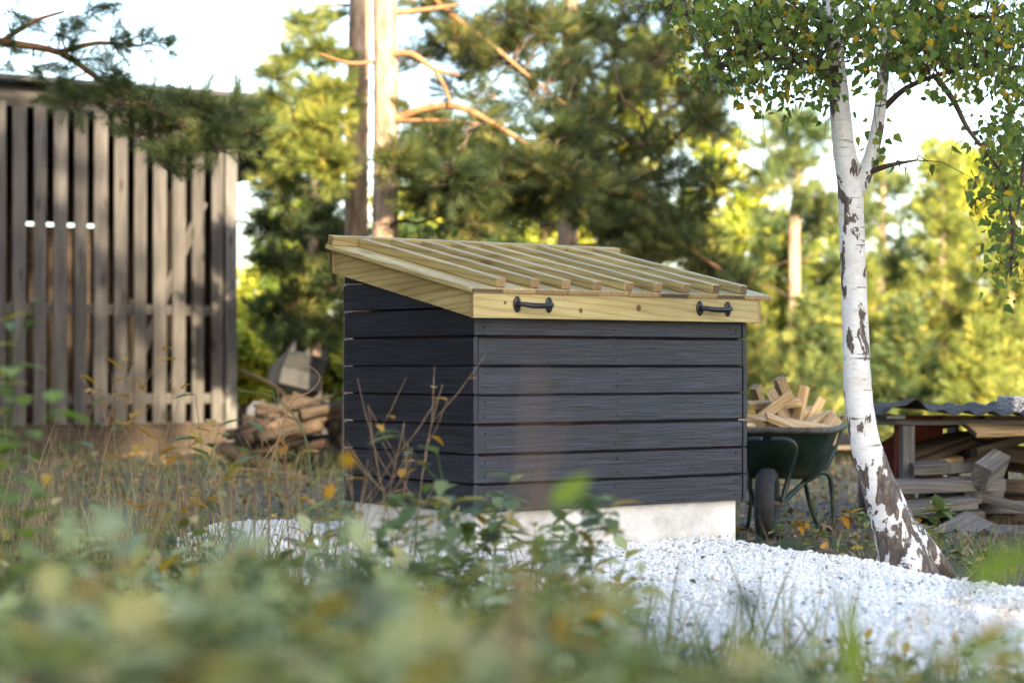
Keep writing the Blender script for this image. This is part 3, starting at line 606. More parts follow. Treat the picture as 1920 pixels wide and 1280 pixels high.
lmD = [([P(-415, 60, YD), P(-150, 60, 13), P(0, 78, 13), P(110, 98, 13), P(180, 145, 13), P(260, 195, 12.9), P(350, 225, 12.9), P(470, 245, 12.9)], .032, .007), ([P(110, 98, 13), P(180, 80, 13), P(260, 85, 13)], .02, .008), ([P(0, 78, 13), P(60, 40, 13), P(120, 20, 13)], .02, .008)]
pine('pine_tree', 'pine bough of green needles reaching over the slatted shed roof', trD, [.12, .11, .1, .08], clD, lmD, mat='needle_bough', per=20)

# ---------------------------------------------------------------- birch
YT = 8.35
trT = [P(1716, 1110, YT), P(1685, 1012, YT), P(1662, 950, YT), P(1640, 890, YT), P(1620, 820, YT), P(1609, 740, YT), P(1605, 650, YT), P(1602, 550, YT), P(1598, 450, YT), P(1594, 350, YT), P(1582, 270, YT), P(1574, 180, YT+.03), P(1566, 90, YT+.05), P(1556, 0, YT+.08), P(1545, -150, YT+.1), P(1540, -400, YT+.1), P(1545, -600, YT+.1)]
rdT = [.125, .091, .077, .067, .059, .055, .053, .051, .050, .050, .044, .040, .034, .031, .024, .016, .008]
birch = empty('birch_tree', trT[0], label='white barked birch with leaning trunk at the edge of the gravel', cat='tree'); o0 = Vector(trT[0])
tp = smooth_path(trT, 5); m_ = len(tp); ks = np.interp(np.linspace(0, 1, m_), np.linspace(0, 1, len(rdT)), rdT)
t = MB(); t.tube([p-o0 for p in tp], list(ks), 26, jit=.035)
for (a, ang) in [(0, 2.6), (1, .4), (2, 4.4)]:
    t.tube([Vector((-.03, 0, .24)), Vector((math.cos(ang)*.09-.01, math.sin(ang)*.09, .13)), Vector((math.cos(ang)*.20, math.sin(ang)*.20, .02))], [.06, .05, .025], 10, jit=.08)
t.build('trunk', M['birch'], birch, smooth=True)
fk = [P(1606, 360, YT), P(1625, 320, YT-.02), P(1642, 260, YT-.04), P(1653, 190, YT-.05), P(1660, 120, YT-.05), P(1662, 30, YT-.05), P(1668, -120, YT-.05)]
fp = smooth_path(fk, 5); kf = len(fp); f_ = MB(); f_.tube([p-o0 for p in fp], [.034-.022*i/(kf-1) for i in range(kf)], 14, jit=.05); f_.build('limb', M['birch'], birch, smooth=True)
limbsT = [[P(1660, 200, YT-.05), P(1700, 165, YT-.1), P(1760, 140, YT-.15), P(1850, 120, YT-.2), P(1950, 130, YT-.2)], [P(1755, 142, YT-.15), P(1790, 190, YT-.2), P(1815, 240, YT-.25), P(1850, 285, YT-.3), P(1885, 330, YT-.3)],
          [P(1570, 130, YT), P(1500, 115, YT-.1), P(1420, 110, YT-.15), P(1340, 130, YT-.2)], [P(1560, 40, YT), P(1470, 10, YT+.1), P(1380, 20, YT+.1), P(1290, 30, YT+.1)], [P(1662, 60, YT-.05), P(1740, 40, YT), P(1850, 30, YT), P(1950, 40, YT)],
          [P(1560, 10, YT), P(1620, -30, YT), P(1700, -20, YT+.1), P(1800, -20, YT+.1)], [P(1572, 165, YT), P(1540, 130, YT-.1), P(1490, 130, YT-.15), P(1450, 125, YT-.15)], [P(1624, 325, YT-.02), P(1660, 312, YT-.08), P(1690, 305, YT-.1), P(1720, 300, YT-.1)], [P(1885, 330, YT-.3), P(1900, 420, YT-.3), P(1895, 520, YT-.3)], [P(1950, 100, YT-.2), P(1930, 220, YT-.3), P(1910, 400, YT-.3)]]
lb = MB(); tips = []
for i, pts in enumerate(limbsT):
    pp = smooth_path(pts, 5); k_ = len(pp); lb.tube([p-o0 for p in pp], [.014-.010*q/(k_-1) for q in range(k_)], 7, cap=False); tips += pp[3:]
lb.build('branches', M['twig'], birch, smooth=True, kind='stuff')
# leaf zones (px, py, rx, ry, count)
zones = [(1330, 40, 70, 45, 300), (1400, 60, 90, 60, 520), (1480, 40, 90, 60, 520), (1380, 125, 70, 45, 300), (1460, 130, 80, 55, 420), (1530, 100, 50, 80, 260), (1620, 30, 70, 45, 380), (1700, 40, 80, 60, 480), (1780, 40, 80, 60, 480), (1870, 40, 70, 60, 420), (1620, 100, 45, 60, 200), (1690, 110, 50, 40, 240), (1760, 95, 70, 45, 320), (1850, 110, 70, 45, 360),
         (1900, 170, 40, 60, 260), (1880, 250, 45, 50, 240), (1900, 320, 40, 60, 260), (1860, 330, 25, 40, 70), (1895, 400, 35, 60, 220), (1890, 480, 35, 55, 190), (1830, 355, 18, 40, 30), (1420, 190, 25, 30, 34), (1540, 180, 30, 40, 70), (1480, 195, 18, 30, 26), (1690, 300, 40, 12, 12), (1640, 250, 30, 40, 40), (1800, 170, 50, 25, 60), (1730, 60, 190, 40, 300), (1420, 10, 160, 30, 350), (1640, -30, 260, 40, 700), (1830, -40, 120, 40, 300), (1420, -40, 120, 40, 300)]
pos = []; 
for (px, py, rx, ry, cnt) in zones:
    for _ in range(int(cnt*.64)):
        Y = YT+R.gauss(0, .38); p = P(R.gauss(px, rx*.62), R.gauss(py, ry*.62), Y); pos.append(p)
R.shuffle(pos)
tw = MB()
for p in pos[::5]:
    q = min(tips, key=lambda a: (a-p).length)
    if (q-p).length < .33: tw.tube([q-o0, (q+p)/2-o0+Vector((R.uniform(-.02, .02), 0, .03)), p-o0, p-o0+Vector((R.uniform(-.03, .03), R.uniform(-.03, .03), -.07))], [.003, .0022, .0015, .001], 3, cap=False)
for (px, py, n_) in [(1385, 200, 70), (1410, 210, 60), (1430, 215, 110), (1545, 170, 120), (1700, 300, 30), (1640, 200, 80)]:
    p = P(px, py, YT-.1); tw.tube([p-o0, p-o0+Vector((.01, 0, -.09)), p-o0+Vector((.0, 0, -n_/FPX*YT))], [.0016, .0013, .0009], 3, cap=False)
tw.build('twigs', M['twig'], birch, kind='stuff')
one = pos[:300]; rest = np.array([p-o0 for p in pos[300:]]); n_ = len(rest)
dd = unit(n_)*.8; dd[:, 2] -= .75
V, F, rd = inst(BLEAF[0], BLEAF[1], dirmats(dd), rest, N.uniform(.022, .055, n_))
link('crown', mesh_np('crown', V, F, False, rd), M['leaf_birch'], birch, kind='stuff')
lm_ = mesh_np('leaf', BLEAF[0]*.042, BLEAF[1]); lm_.materials.append(M['leaf_birch_one'])
for p in one:
    o = link('leaf', lm_, None, birch); o.location = p-o0; d_ = Vector((R.gauss(0, .6), R.gauss(0, .6), R.gauss(-.7, .5)))
    o.rotation_euler = (d_.to_track_quat('X', 'Z') @ Matrix.Rotation(R.uniform(0, 6.28), 3, 'X').to_quaternion()).to_euler(); s_ = R.uniform(.7, 1.3); o.scale = (s_, s_, s_)

# ---------------------------------------------------------------- background wood
def bt(px, Y, cy, rxp, ryp, mat, label, name='broadleaf_tree', **k):
    base = G(px, Y); c = P(px, cy, Y); r = (rxp/FPX*Y, min(1.6, rxp/FPX*Y)*.9, ryp/FPX*Y)
    return broad(name, label, base, c, r, M and mat, group='trees at the back of the yard', **k)
BT = [(470, 23, 690, 50, 60, 'leaf_y', 'low yellow bush glowing between shed corner and log heap'), (640, 22, 680, 60, 80, 'leaf_g', 'low green bush behind the log heap at the box corner'), (560, 24, 700, 70, 60, 'leaf_g', 'low green bush right behind the digger bucket'), (430, 26, 660, 40, 80, 'leaf_g', 'green bush showing past the shed corner post'), (570, 27, 480, 85, 130, 'leaf_g', 'green leafy tree just left of the shaded pine trunk'), (500, 29, 630, 75, 80, 'leaf_y', 'yellow bush behind the digger bucket'), (540, 31, 560, 90, 120, 'leaf_y', 'yellowing tree behind the green one left of the pines'), (450, 31, 600, 30, 70, 'leaf_y', 'small yellow bush beside the shed corner post'),
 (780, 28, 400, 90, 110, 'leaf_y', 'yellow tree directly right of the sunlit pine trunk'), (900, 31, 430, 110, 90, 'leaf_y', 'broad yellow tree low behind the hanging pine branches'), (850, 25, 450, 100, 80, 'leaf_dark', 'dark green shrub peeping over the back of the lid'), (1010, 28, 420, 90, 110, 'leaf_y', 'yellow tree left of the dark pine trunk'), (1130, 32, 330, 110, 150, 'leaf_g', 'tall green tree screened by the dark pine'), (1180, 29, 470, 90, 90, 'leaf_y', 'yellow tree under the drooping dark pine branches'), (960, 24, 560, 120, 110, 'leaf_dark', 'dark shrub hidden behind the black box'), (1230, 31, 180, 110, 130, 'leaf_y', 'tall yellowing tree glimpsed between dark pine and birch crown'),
 (1350, 29, 380, 75, 170, 'leaf_y', 'slim bright yellow tree at the edge of the dark pine'), (1420, 32, 480, 80, 130, 'leaf_y', 'yellow tree between dark pine and blue-green pine'), (1530, 31, 560, 90, 150, 'leaf_y', 'yellow tree behind the birch trunk on the box side'), (1660, 29, 600, 90, 130, 'leaf_y', 'yellow tree behind the birch trunk on the rack side'), 
 (1840, 31, 470, 100, 190, 'leaf_y', 'tall yellow tree right behind the spruce'), (1790, 33, 380, 90, 130, 'leaf_y', 'far pale yellow tree rising over the spruce'), (1950, 28, 420, 70, 200, 'leaf_g', 'tall green tree behind the hanging birch sprays')]
for a in BT:
    area = a[3]*a[4]/9000
    bt(*a, n_cl=int(44+24*area), per=75, size=.09, clump_r=.2)
for (px, Y, cy, w, h_, lab) in [(1490, 25, 360, 110, 160, 'blue-green young pine beyond the gravel beside the birch trunk'), (1650, 27, 470, 100, 170, 'blue-green young pine partly hidden by the birch trunk'), (1400, 27, 600, 90, 110, 'bushy blue-green pine behind the wheelbarrow')]:
    tr_ = [G(px, Y), P(px, cy+h_*.5, Y), P(px+4, cy, Y), P(px+8, cy-h_, Y)]
    cls = [cl(px+R.uniform(-1, 1)*w*(.35+.65*(1-(i/30))), cy+h_*(1-2*i/30)+R.uniform(-15, 15), Y+R.uniform(-.6, .6), R.uniform(26, 42), .6) for i in range(30)]
    pine('pine_tree', lab, tr_, [.08, .07, .055, .02], cls, mat='needle_teal', tuft=TUFT_FAR, tlen=.2, per=20, group='young pines in the wood edge')
# dark young pine between shed and the pine pair
YE = 20.5
pine('pine_tree', 'dark bushy young pine between the slatted shed and the pine pair', [G(590, YE), P(590, 600, YE), P(588, 450, YE), P(590, 330, YE)], [.07, .06, .05, .02], fill(34, 490, 660, 340, 650, 19.8, 21.4, 32, 52, .5, .9), per=30, tuft=TUFT_FAR, tlen=.17)
def spruce(px, Y, ytop, ybot, wpx, label, mat):
    b = G(px, Y); top = P(px, ytop, Y); cls = []; H_ = (ybot-ytop)
    for i in range(15):
        t_ = i/14; py = ytop+H_*t_; rad = wpx*(.08+.92*t_)
        for k_ in range(3+int(6*t_)):
            a = R.uniform(0, 6.28); rr = rad*R.uniform(.3, 1); cls.append((P(px+math.cos(a)*rr, py+rr*.3, Y+math.sin(a)*rr/FPX*Y), (16+20*t_)/FPX*Y*1.5, .45))
    pine('spruce_tree', label, [b, b.lerp(top, .4), b.lerp(top, .8), top], [.09, .07, .03, .01], cls, mat=mat, tuft=TUFT_FAR, tlen=.17, per=20)
for (px, Y, y0, y1, w_, lab, mt) in [(1768, 26, 300, 760, 105, 'tall conical spruce lit yellow-green behind the plank stack', 'needle_gold'), (1450, 25.5, 470, 800, 95, 'spruce rising above the firewood heap', 'needle_gold'), (1520, 23, 570, 810, 90, 'low green spruce behind the wheelbarrow handles', 'needle_teal'), (1612, 24.5, 500, 800, 95, 'spruce half hidden by the birch trunk', 'needle_gold'),
      (1700, 23.5, 580, 800, 95, 'low spruce just above the curled corrugated sheet', 'needle_teal'), (1835, 22.8, 620, 810, 100, 'low spruce behind the plank rack', 'needle_gold'), (1895, 25, 450, 800, 110, 'bright spruce above the granite block', 'needle_gold'), (1395, 23, 610, 810, 70, 'low dark spruce against the right edge of the black box', 'needle'), (1330, 25, 430, 800, 90, 'spruce behind the right end of the lid', 'needle_gold')]:
    spruce(px, Y, y0, y1, w_, lab, mt)

# ---------------------------------------------------------------- wheelbarrow with firewood
wb0 = Vector((1.255, 10.35, -0.09)); wba = math.radians(-14)
wb = empty('wheelbarrow', wb0, wba, label='dark green wheelbarrow heaped with firewood beside the black box', cat='wheelbarrow')
wm = MB()
ringp = [(0, .172*math.cos(a)+.0, .172*math.sin(a)+.175) for a in [2*math.pi*i/28 for i in range(28)]]
V = []; F = []; prof = [(-.036, .100), (-.050, .125), (-.052, .150), (-.036, .169), (-.012, .175), (.012, .175), (.036, .169), (.052, .150), (.050, .125), (.036, .100)]
for i in range(32):
    a = 2*math.pi*i/32
    for (x, r) in prof: V.append((x, r*math.cos(a), r*math.sin(a)+.175))
kp = len(prof)
for i in range(32):
    for q in range(kp): F.append((i*kp+q, i*kp+(q+1) % kp, ((i+1) % 32)*kp+(q+1) % kp, ((i+1) % 32)*kp+q))
tm = MB(); tm.add(V, F); tyre = tm.build('tyre', M['rubber'], wb, smooth=True)
hm = MB(); hm.tube([(-.034, 0, .175), (-.02, 0, .175), (.02, 0, .175), (.034, 0, .175)], [.102, .09, .09, .102], 20); hm.tube([(-.1, 0, .175), (.1, 0, .175)], [.012, .012], 10); hm.build('rim', M['rim'], wb, smooth=True)
# tray: rounded frustum, open top, with thickness
def rrect(hx, y0, y1, z, r, n=5, zf=0.0):
    pts = []
    for (cx, cy, a0) in [(hx-r, y0+r, -math.pi/2), (hx-r, y1-r, 0), (-hx+r, y1-r, math.pi/2), (-hx+r, y0+r, math.pi)]:
        for i in range(n+1):
            a = a0+math.pi/2*i/n; y = cy+r*math.sin(a); pts.append((cx+r*math.cos(a), y, z+zf*(y-y0)))
    return pts
tr_ = MB(); layers = [rrect(.20, .24, .66, .285, .08), rrect(.245, .17, .75, .32, .10), rrect(.30, .07, .86, .44, .12), rrect(.335, .0, .93, .535, .12), rrect(.352, -.016, .946, .537, .125), rrect(.352, -.016, .946, .520, .125)]
inner = [rrect(.325, .012, .92, .53, .12), rrect(.29, .082, .85, .44, .12), rrect(.19, .25, .65, .298, .08)]
L_ = len(layers[0]); V = [v for l in layers[:4] for v in l]; F = [(l*L_+i, l*L_+(i+1) % L_, (l+1)*L_+(i+1) % L_, (l+1)*L_+i) for l in range(3) for i in range(L_)]+[tuple(range(L_))[::-1]]
tr_.add(V, F); V = [v for l in [layers[3]]+inner for v in l]; F = [(l*L_+i, (l+1)*L_+i, (l+1)*L_+(i+1) % L_, l*L_+(i+1) % L_)[::-1] for l in range(3) for i in range(L_)]+[tuple(range(3*L_, 4*L_))]
tr_.add(V, F); tro = tr_.build('tray', M['green'], wb, smooth=True)
rm = MB(); lp = rrect(.342, -.008, .938, .535, .12); lp = [Vector(p) for p in lp]; lp.append(lp[0]); rm.tube(lp, [.016]*len(lp), 8, cap=False); rm.build('rolled_rim', M['rim'], wb, smooth=True)
fm = MB()
for sx in (-1, 1):
    fm.tube(smooth_path([(sx*.075, 0, .175), (sx*.11, .03, .30), (sx*.15, .0, .42), (sx*.15, -.02, .465), (sx*.11, -.03, .49), (sx*.02, -.03, .492)], 4), [.0135]*21, 10)
    fm.tube(smooth_path([(sx*.075, 0, .175), (sx*.15, .35, .255), (sx*.24, .8, .33), (sx*.27, 1.35, .50)], 4), [.0145]*13, 10)
    fm.tube(smooth_path([(sx*.21, .62, .30), (sx*.25, .64, .30), (sx*.275, .66, .26), (sx*.285, .70, .10), (sx*.28, .70, .012), (sx*.2, .72, .005)], 4), [.0135]*21, 10)
    fm.tube(smooth_path([(sx*.2, .72, .005), (sx*.17, .60, .12), (sx*.15, .45, .275)], 4), [.012]*9, 10)
fm.build('tube_frame', M['green'], wb, smooth=True); wb.scale = (.92, .92, 1.0)
def billet(loc, L, w, h, rot, lab, tri=False, mat='fire'):
    V = [(-L/2, -w/2, -h/2), (-L/2, w/2, -h/2*.8), (-L/2, w/2*.8, h/2), (-L/2, -w/2*.9, h/2*.9)] if not tri else [(-L/2, -w/2, -h/2), (-L/2, w/2, -h/2), (-L/2, w*.1, h/2)]
    n = len(V); V2 = [(x+L+R.uniform(-.01, .01), y*R.uniform(.85, 1.1), z*R.uniform(.85, 1.1)) for x, y, z in V]
    me = bpy.data.meshes.new('firewood_billet'); me.from_pydata(V+V2, [], [tuple(range(n))[::-1], tuple(range(n, 2*n))]+[(i, (i+1) % n, n+(i+1) % n, n+i) for i in range(n)]); me.update()
    bm = bmesh.new(); bm.from_mesh(me); bmesh.ops.recalc_face_normals(bm, faces=bm.faces); bmesh.ops.bevel(bm, geom=list(bm.edges), offset=.002, segments=1, affect='EDGES'); bm.to_mesh(me); bm.free()
    o = link('firewood_billet', me, M[mat], None, label=lab, cat='firewood', group='firewood heaped in the wheelbarrow'); o.location = loc; o.rotation_euler = rot; return o
BL = 'pale split firewood billet lying in the wheelbarrow heap'
bil = [(1412, 785, 10.6, .30, .07, .05, (0, .1, .5)), (1425, 800, 10.5, .25, .09, .04, (.3, .0, .2)), (1440, 772, 10.7, .30, .045, .05, (0, -.65, .1)), (1452, 757, 10.8, .28, .05, .04, (.2, -.05, .1)), (1425, 760, 10.9, .22, .05, .06, (0, 1.1, .9)), (1470, 770, 10.72, .26, .085, .03, (.9, 1.0, .3)), (1480, 750, 10.9, .26, .06, .05, (.3, 1.1, .4)), (1500, 762, 10.85, .22, .055, .035, (.2, -1.25, .7)), (1466, 750, 11.0, .24, .06, .06, (.2, 1.3, 1.2)), (1522, 775, 10.9, .20, .06, .04, (.4, -.9, .6)), (1478, 796, 10.5, .26, .07, .025, (.5, .35, .3)), (1512, 800, 10.6, .24, .085, .05, (.2, .15, .3)), (1530, 790, 10.8, .22, .06, .05, (.1, -.4, .4)), (1550, 800, 10.75, .18, .07, .07, (0, -.7, .8)), (1448, 800, 10.6, .3, .08, .06, (.2, .1, .9)), (1400, 800, 10.75, .3, .08, .06, (.1, .1, .2)), (1490, 785, 10.9, .3, .08, .07, (.3, -.2, .6)), (1440, 790, 11.0, .3, .08, .07, (.3, .2, 1.4)), (1520, 802, 11.05, .3, .08, .07, (.3, .1, 1.0)), (1470, 806, 10.75, .34, .09, .08, (.3, .1, .2)), (1425, 812, 10.8, .34, .09, .08, (.1, .1, 1.2)), (1515, 815, 10.8, .3, .09, .08, (.1, .1, -.3))]
for i, (px, py, Y, L, w_, h_, rot) in enumerate(bil):
    lab = BL if i not in (2, 5, 7, 13) else {2: 'slanting firewood billet propped on the front of the heap', 5: 'broad flat firewood board standing steeply in the middle of the heap', 7: 'upright firewood billet sticking up from the heap', 13: 'chunky brown firewood billet leaning on the tray rim'}[i]
    billet(P(px, py, Y), L, w_, h_, rot, lab, tri=(i % 4 == 1))

# ---------------------------------------------------------------- low plank stack under a corrugated sheet
st0 = Vector((P(1700, 990, 11.2).x, 11.2, -0.1))
rack = empty('wood_rack', st0, 0.0, label='low timber rack with corrugated sheet roof holding old planks', cat='wood rack')
board('post', M['grey'], rack, (0, 0, .28), (.60, .07, .07), (0, math.pi/2, .1), ch=.004)
board('post', M['grey'], rack, (-.10, .75, .28), (.60, .065, .065), (0, math.pi/2, 0), ch=.004)
board('post', M['grey'], rack, (1.6, 0, .28), (.60, .07, .07), (0, math.pi/2, 0), ch=.004)
board('beam', M['grey'], rack, (.75, .0, .598), (1.85, .06, .03), (0, 0, 0), ch=.003)
board('beam', M['fire'], rack, (.72, .75, .605), (1.9, .09, .03), (0, 0, 0), ch=.003)
board('cross_bearer', M['grey'], rack, (-.08, .38, .628), (1.0, .1, .02), (0, 0, math.pi/2), ch=.003)
cs = MB(); V = []; F = []; nxs = 150; nys = 8
for j in range(nys):
    for i in range(nxs):
        x = -.16+2.1*i/(nxs-1); y = -.14+1.1*j/(nys-1); curl = .075*math.exp(-((x+.0)/.10)**2)*math.exp(-((y+.14)/.5)**2)
        V.append((x, y, .655+.014*math.sin(x*2*math.pi/.13)+curl+.03*(y)+.006*math.sin(7*x+3*y)))
for j in range(nys-1):
    for i in range(nxs-1): F.append((j*nxs+i, j*nxs+i+1, (j+1)*nxs+i+1, (j+1)*nxs+i))
cs.add(V, F); cso = cs.build('corrugated_roof', M['tin'], rack, smooth=True, label='curled grey corrugated sheet roof of the rack'); so_ = cso.modifiers.new('thick', 'SOLIDIFY'); so_.thickness = .004
wallb = MB(); 
for i in range(7): board('back_slat', M['darkwood'], rack, (.15+.28*i, .88, .28), (.56, .24, .02), (0, math.pi/2, 0), ch=.002)
rack.scale = (1, 1, .94)
def plank(px, py, Y, L, w_, t_, yaw, pitch, roll, mat, lab):
    o = board('plank', M[mat], None, P(px, py, Y), (L, w_, t_), None, ch=.003, label=lab, cat='plank', group='old planks stored under the corrugated sheet')
    o.rotation_euler = (roll+R.gauss(0, .12), pitch+R.gauss(0, .06), yaw+R.gauss(0, .12)); return o
PL = 'old grey plank lying in the stack under the corrugated sheet'
plank(1772, 1010, 10.75, .62, .17, .045, .75, -.28, .35, 'grey', 'wide grey board leaning against the foot of the plank stack')
plank(1755, 945, 11.05, .40, .16, .05, .25, -.10, .25, 'grey', 'short thick grey plank jutting out below the long one')
plank(1775, 908, 11.1, .60, .12, .06, .12, -.06, .1, 'grey', 'long grey plank with a nail standing up from it')
plank(1768, 880, 11.3, .34, .16, .055, .1, -.05, .1, 'grey', PL)
plank(1742, 876, 11.15, .20, .15, .055, .1, -.08, .1, 'grey', 'short stubby grey plank against the rack post')
plank(1765, 862, 11.35, .20, .12, .035, .2, -.12, 0, 'fire', 'small fresh orange-brown offcut in the plank stack')
plank(1760, 832, 11.4, .34, .12, .035, .2, -.22, .2, 'darkwood', 'dark brown slanting plank above the orange offcut')
plank(1765, 846, 11.35, .34, .12, .035, .2, -.25, .2, 'darkwood', 'second dark brown slanting plank below its twin')
plank(1855, 880, 11.1, .24, .10, .13, 1.0, -.35, .3, 'grey', 'blocky weathered beam end propped on the long plank')
plank(1880, 910, 11.35, .5, .12, .07, .0, .05, 0, 'darkwood', 'dark round-edged timber behind the beam end')
plank(1895, 800, 11.2, .5, .2, .03, .3, .02, .2, 'fire', 'pale board lying high under the corrugated sheet')
plank(1900, 850, 11.5, .6, .16, .08, .1, .12, .1, 'darkwood', 'thick dark timber high in the stack')
plank(1830, 950, 11.3, .5, .09, .07, .2, .0, 0, 'grey', PL); plank(1880, 965, 11.4, .8, .16, .06, .3, .35, .2, 'darkwood', 'long dark plank sloping down in the stack'); plank(1800, 975, 11.5, .9, .18, .06, .1, .0, 0, 'darkwood', 'dark bottom plank on the ground in the rack')
plank(1900, 985, 11.5, .9, .18, .09, .1, .0, 0, 'grey', PL); plank(1880, 935, 11.6, .9, .18, .09, .1, -.05, 0, 'darkwood', 'dark middle plank deep inside the rack'); plank(1840, 820, 11.75, .9, .18, .05, .1, -.05, .3, 'darkwood', 'dark upper plank deep inside the rack'); plank(1850, 870, 11.75, 1.0, .25, .06, .1, -.05, .3, 'darkwood', 'wide dark plank deep inside the rack')
plank(1925, 1010, 10.9, .5, .2, .1, .2, 0, 0, 'grey', 'thick pale plank end at the edge of the stack')
for (px, py, Y, L, w_, t_, yw, pt, mt, lab) in [(1815, 855, 11.45, .5, .14, .03, .4, -.3, 'darkwood', 'dark board tilted steeply in the middle of the rack'), (1845, 925, 11.2, .3, .08, .08, .7, .1, 'grey', 'square grey beam end low in the rack'), (1810, 965, 11.15, .18, .09, .06, .2, .0, 'grey', 'small grey block under the jutting plank'), (1895, 945, 11.1, .35, .14, .04, -.3, .25, 'grey', 'grey board sloping down by the wide leaning board'), (1760, 800, 11.6, .5, .1, .03, .1, -.18, 'darkwood', 'dark batten tucked under the sheet by the post'), (1870, 835, 11.3, .4, .05, .05, .5, -.1, 'darkwood', 'dark square batten under the pale board')]:
    plank(px, py, Y, L, w_, t_, yw, pt, .1, mt, lab)
o = board('painted_panel', M['red'], None, P(1722, 845, 11.5), (.30, .02, .38), (0, .0, .35), label='faded dark red painted panel stored upright behind the rack post', cat='panel')
o = board('painted_panel', M['red'], None, P(1684, 868, 11.75), (.14, .02, .3), (0, -.5, .2), label='faded red panel edge leaning between the rack posts', cat='panel')
gb = board('granite_block', M['granite'], None, P(1912, 745, 11.5)+Vector((.03, 0, -.045)), (.24, .22, .10), (0, .04, .2), ch=.008, label='speckled grey granite block weighing down the corrugated sheet', cat='stone')

# ---------------------------------------------------------------- log pile and steel digger bucket
LPS = ['thin dark stick of wood in the heap beneath the pines', 'rough brown log in the heap beneath the pines', 'thick dark log in the heap beneath the pines']
for i in range(64):
    px = R.uniform(448, 700); lay = R.random(); py = 872-lay*125*(1-abs(px-600)/230); Y = 18+R.uniform(-.5, .5); L = R.uniform(.3, .9); r = R.uniform(.02, .07)
    mb = MB(); mb.tube([(-L/2, 0, 0), (-L/4, 0, R.uniform(-.01, .01)), (L/4, 0, 0), (L/2, 0, 0)], [r*1.05, r, r*.97, r*.95], 10, jit=.08)
    o = mb.build('log', M['darkwood'] if i % 3 else M['twig'], None, smooth=False, label=LPS[0 if r < .035 else 1 if r < .055 else 2], cat='log', group='logs heaped under the pines'); o.location = P(px, py, Y); o.rotation_euler = (0, R.uniform(-.35, .35), R.uniform(-1.3, 1.3))
bk0 = P(557, 738, 18.4); bk = empty('digger_bucket', bk0, .5, label='dull grey steel digger bucket with upright teeth on the log heap', cat='digger bucket')
bb = MB(); bwd = .40; prof = [(0, .36), (.03, .2), (.0, .06), (.1, -.02), (.26, .0), (.30, .12)]
V = [(x, y, z) for x in (-bwd/2, bwd/2) for (y, z) in prof]; n = len(prof)
bb.add(V, [(i, i+1, n+i+1, n+i) for i in range(n-1)]); bo = bb.build('shell', M['steel'], bk); bk.rotation_euler = (.25, .22, .5); sm = bo.modifiers.new('t', 'SOLIDIFY'); sm.thickness = .018
for sx in (-1, 1):
    s_ = MB(); s_.add([(sx*bwd/2, y, z) for (y, z) in prof]+[(sx*(bwd/2-.012), y, z) for (y, z) in prof], [tuple(range(n)), tuple(range(n, 2*n))]+[(i, (i+1) % n, n+(i+1) % n, n+i) for i in range(n)]); s_.build('side_plate', M['steel'], bk)
for x in (-.16, -.02, .14):
    t_ = MB(); t_.add([(x-.03, -.01, .34), (x+.03, -.01, .34), (x+.03, .03, .34), (x-.03, .03, .34), (x-.012, .0, .41+.25*abs(x)), (x+.012, .0, .41+.25*abs(x)), (x+.012, .012, .41+.25*abs(x)), (x-.012, .012, .41+.25*abs(x))], [(0,1,5,4),(1,2,6,5),(2,3,7,6),(3,0,4,7),(4,5,6,7),(3,2,1,0)]); t_.build('tooth', M['steel'], bk)
for i in range(9):
    mb = MB(); L = R.uniform(.5, 1.1); mb.tube(smooth_path([(-L/2, 0, 0), (-L*.1, .03, R.uniform(-.04, .06)), (L*.2, -.02, .02), (L/2, 0, R.uniform(-.05, .08))], 3), [.016-.001*q for q in range(10)], 6, jit=.1)
    o = mb.build('fallen_branch', M['darkwood'], None, label='crooked dead branch lying across the log heap', cat='branch', group='dead branches on the log heap'); o.location = P(R.uniform(470, 660), R.uniform(735, 800), 17.7+R.uniform(-.3, .4)); o.rotation_euler = (0, R.uniform(-.6, .6), R.uniform(-.6, .6))
# far pallet with a dark tub
pal0 = G(1590, 19.5); pal = empty('pallet', pal0, .3, label='wooden pallet lying on the sunlit ground beyond the wheelbarrow', cat='pallet')
for i in range(5): board('deck_board', M['fire'], pal, (0, -.4+.2*i, .13), (1.2, .12, .022))
for x in (-.5, 0, .5):
    board('bearer', M['fire'], pal, (x, 0, .06), (.1, .9, .1))
tb = MB(); ly = [rrect(.20, -.14, .14, .145, .05), rrect(.24, -.17, .17, .25, .06), rrect(.225, -.155, .155, .25, .055), rrect(.19, -.13, .13, .16, .05)]; L_ = len(ly[0])
tb.add([v for l in ly for v in l], [(l*L_+i, l*L_+(i+1) % L_, (l+1)*L_+(i+1) % L_, (l+1)*L_+i) for l in range(3) for i in range(L_)]+[tuple(range(L_))[::-1], tuple(range(3*L_, 4*L_))])
o = tb.build('plastic_tub', M['rubber'], None, label='black plastic tub standing on the far pallet', cat='tub'); o.location = pal0

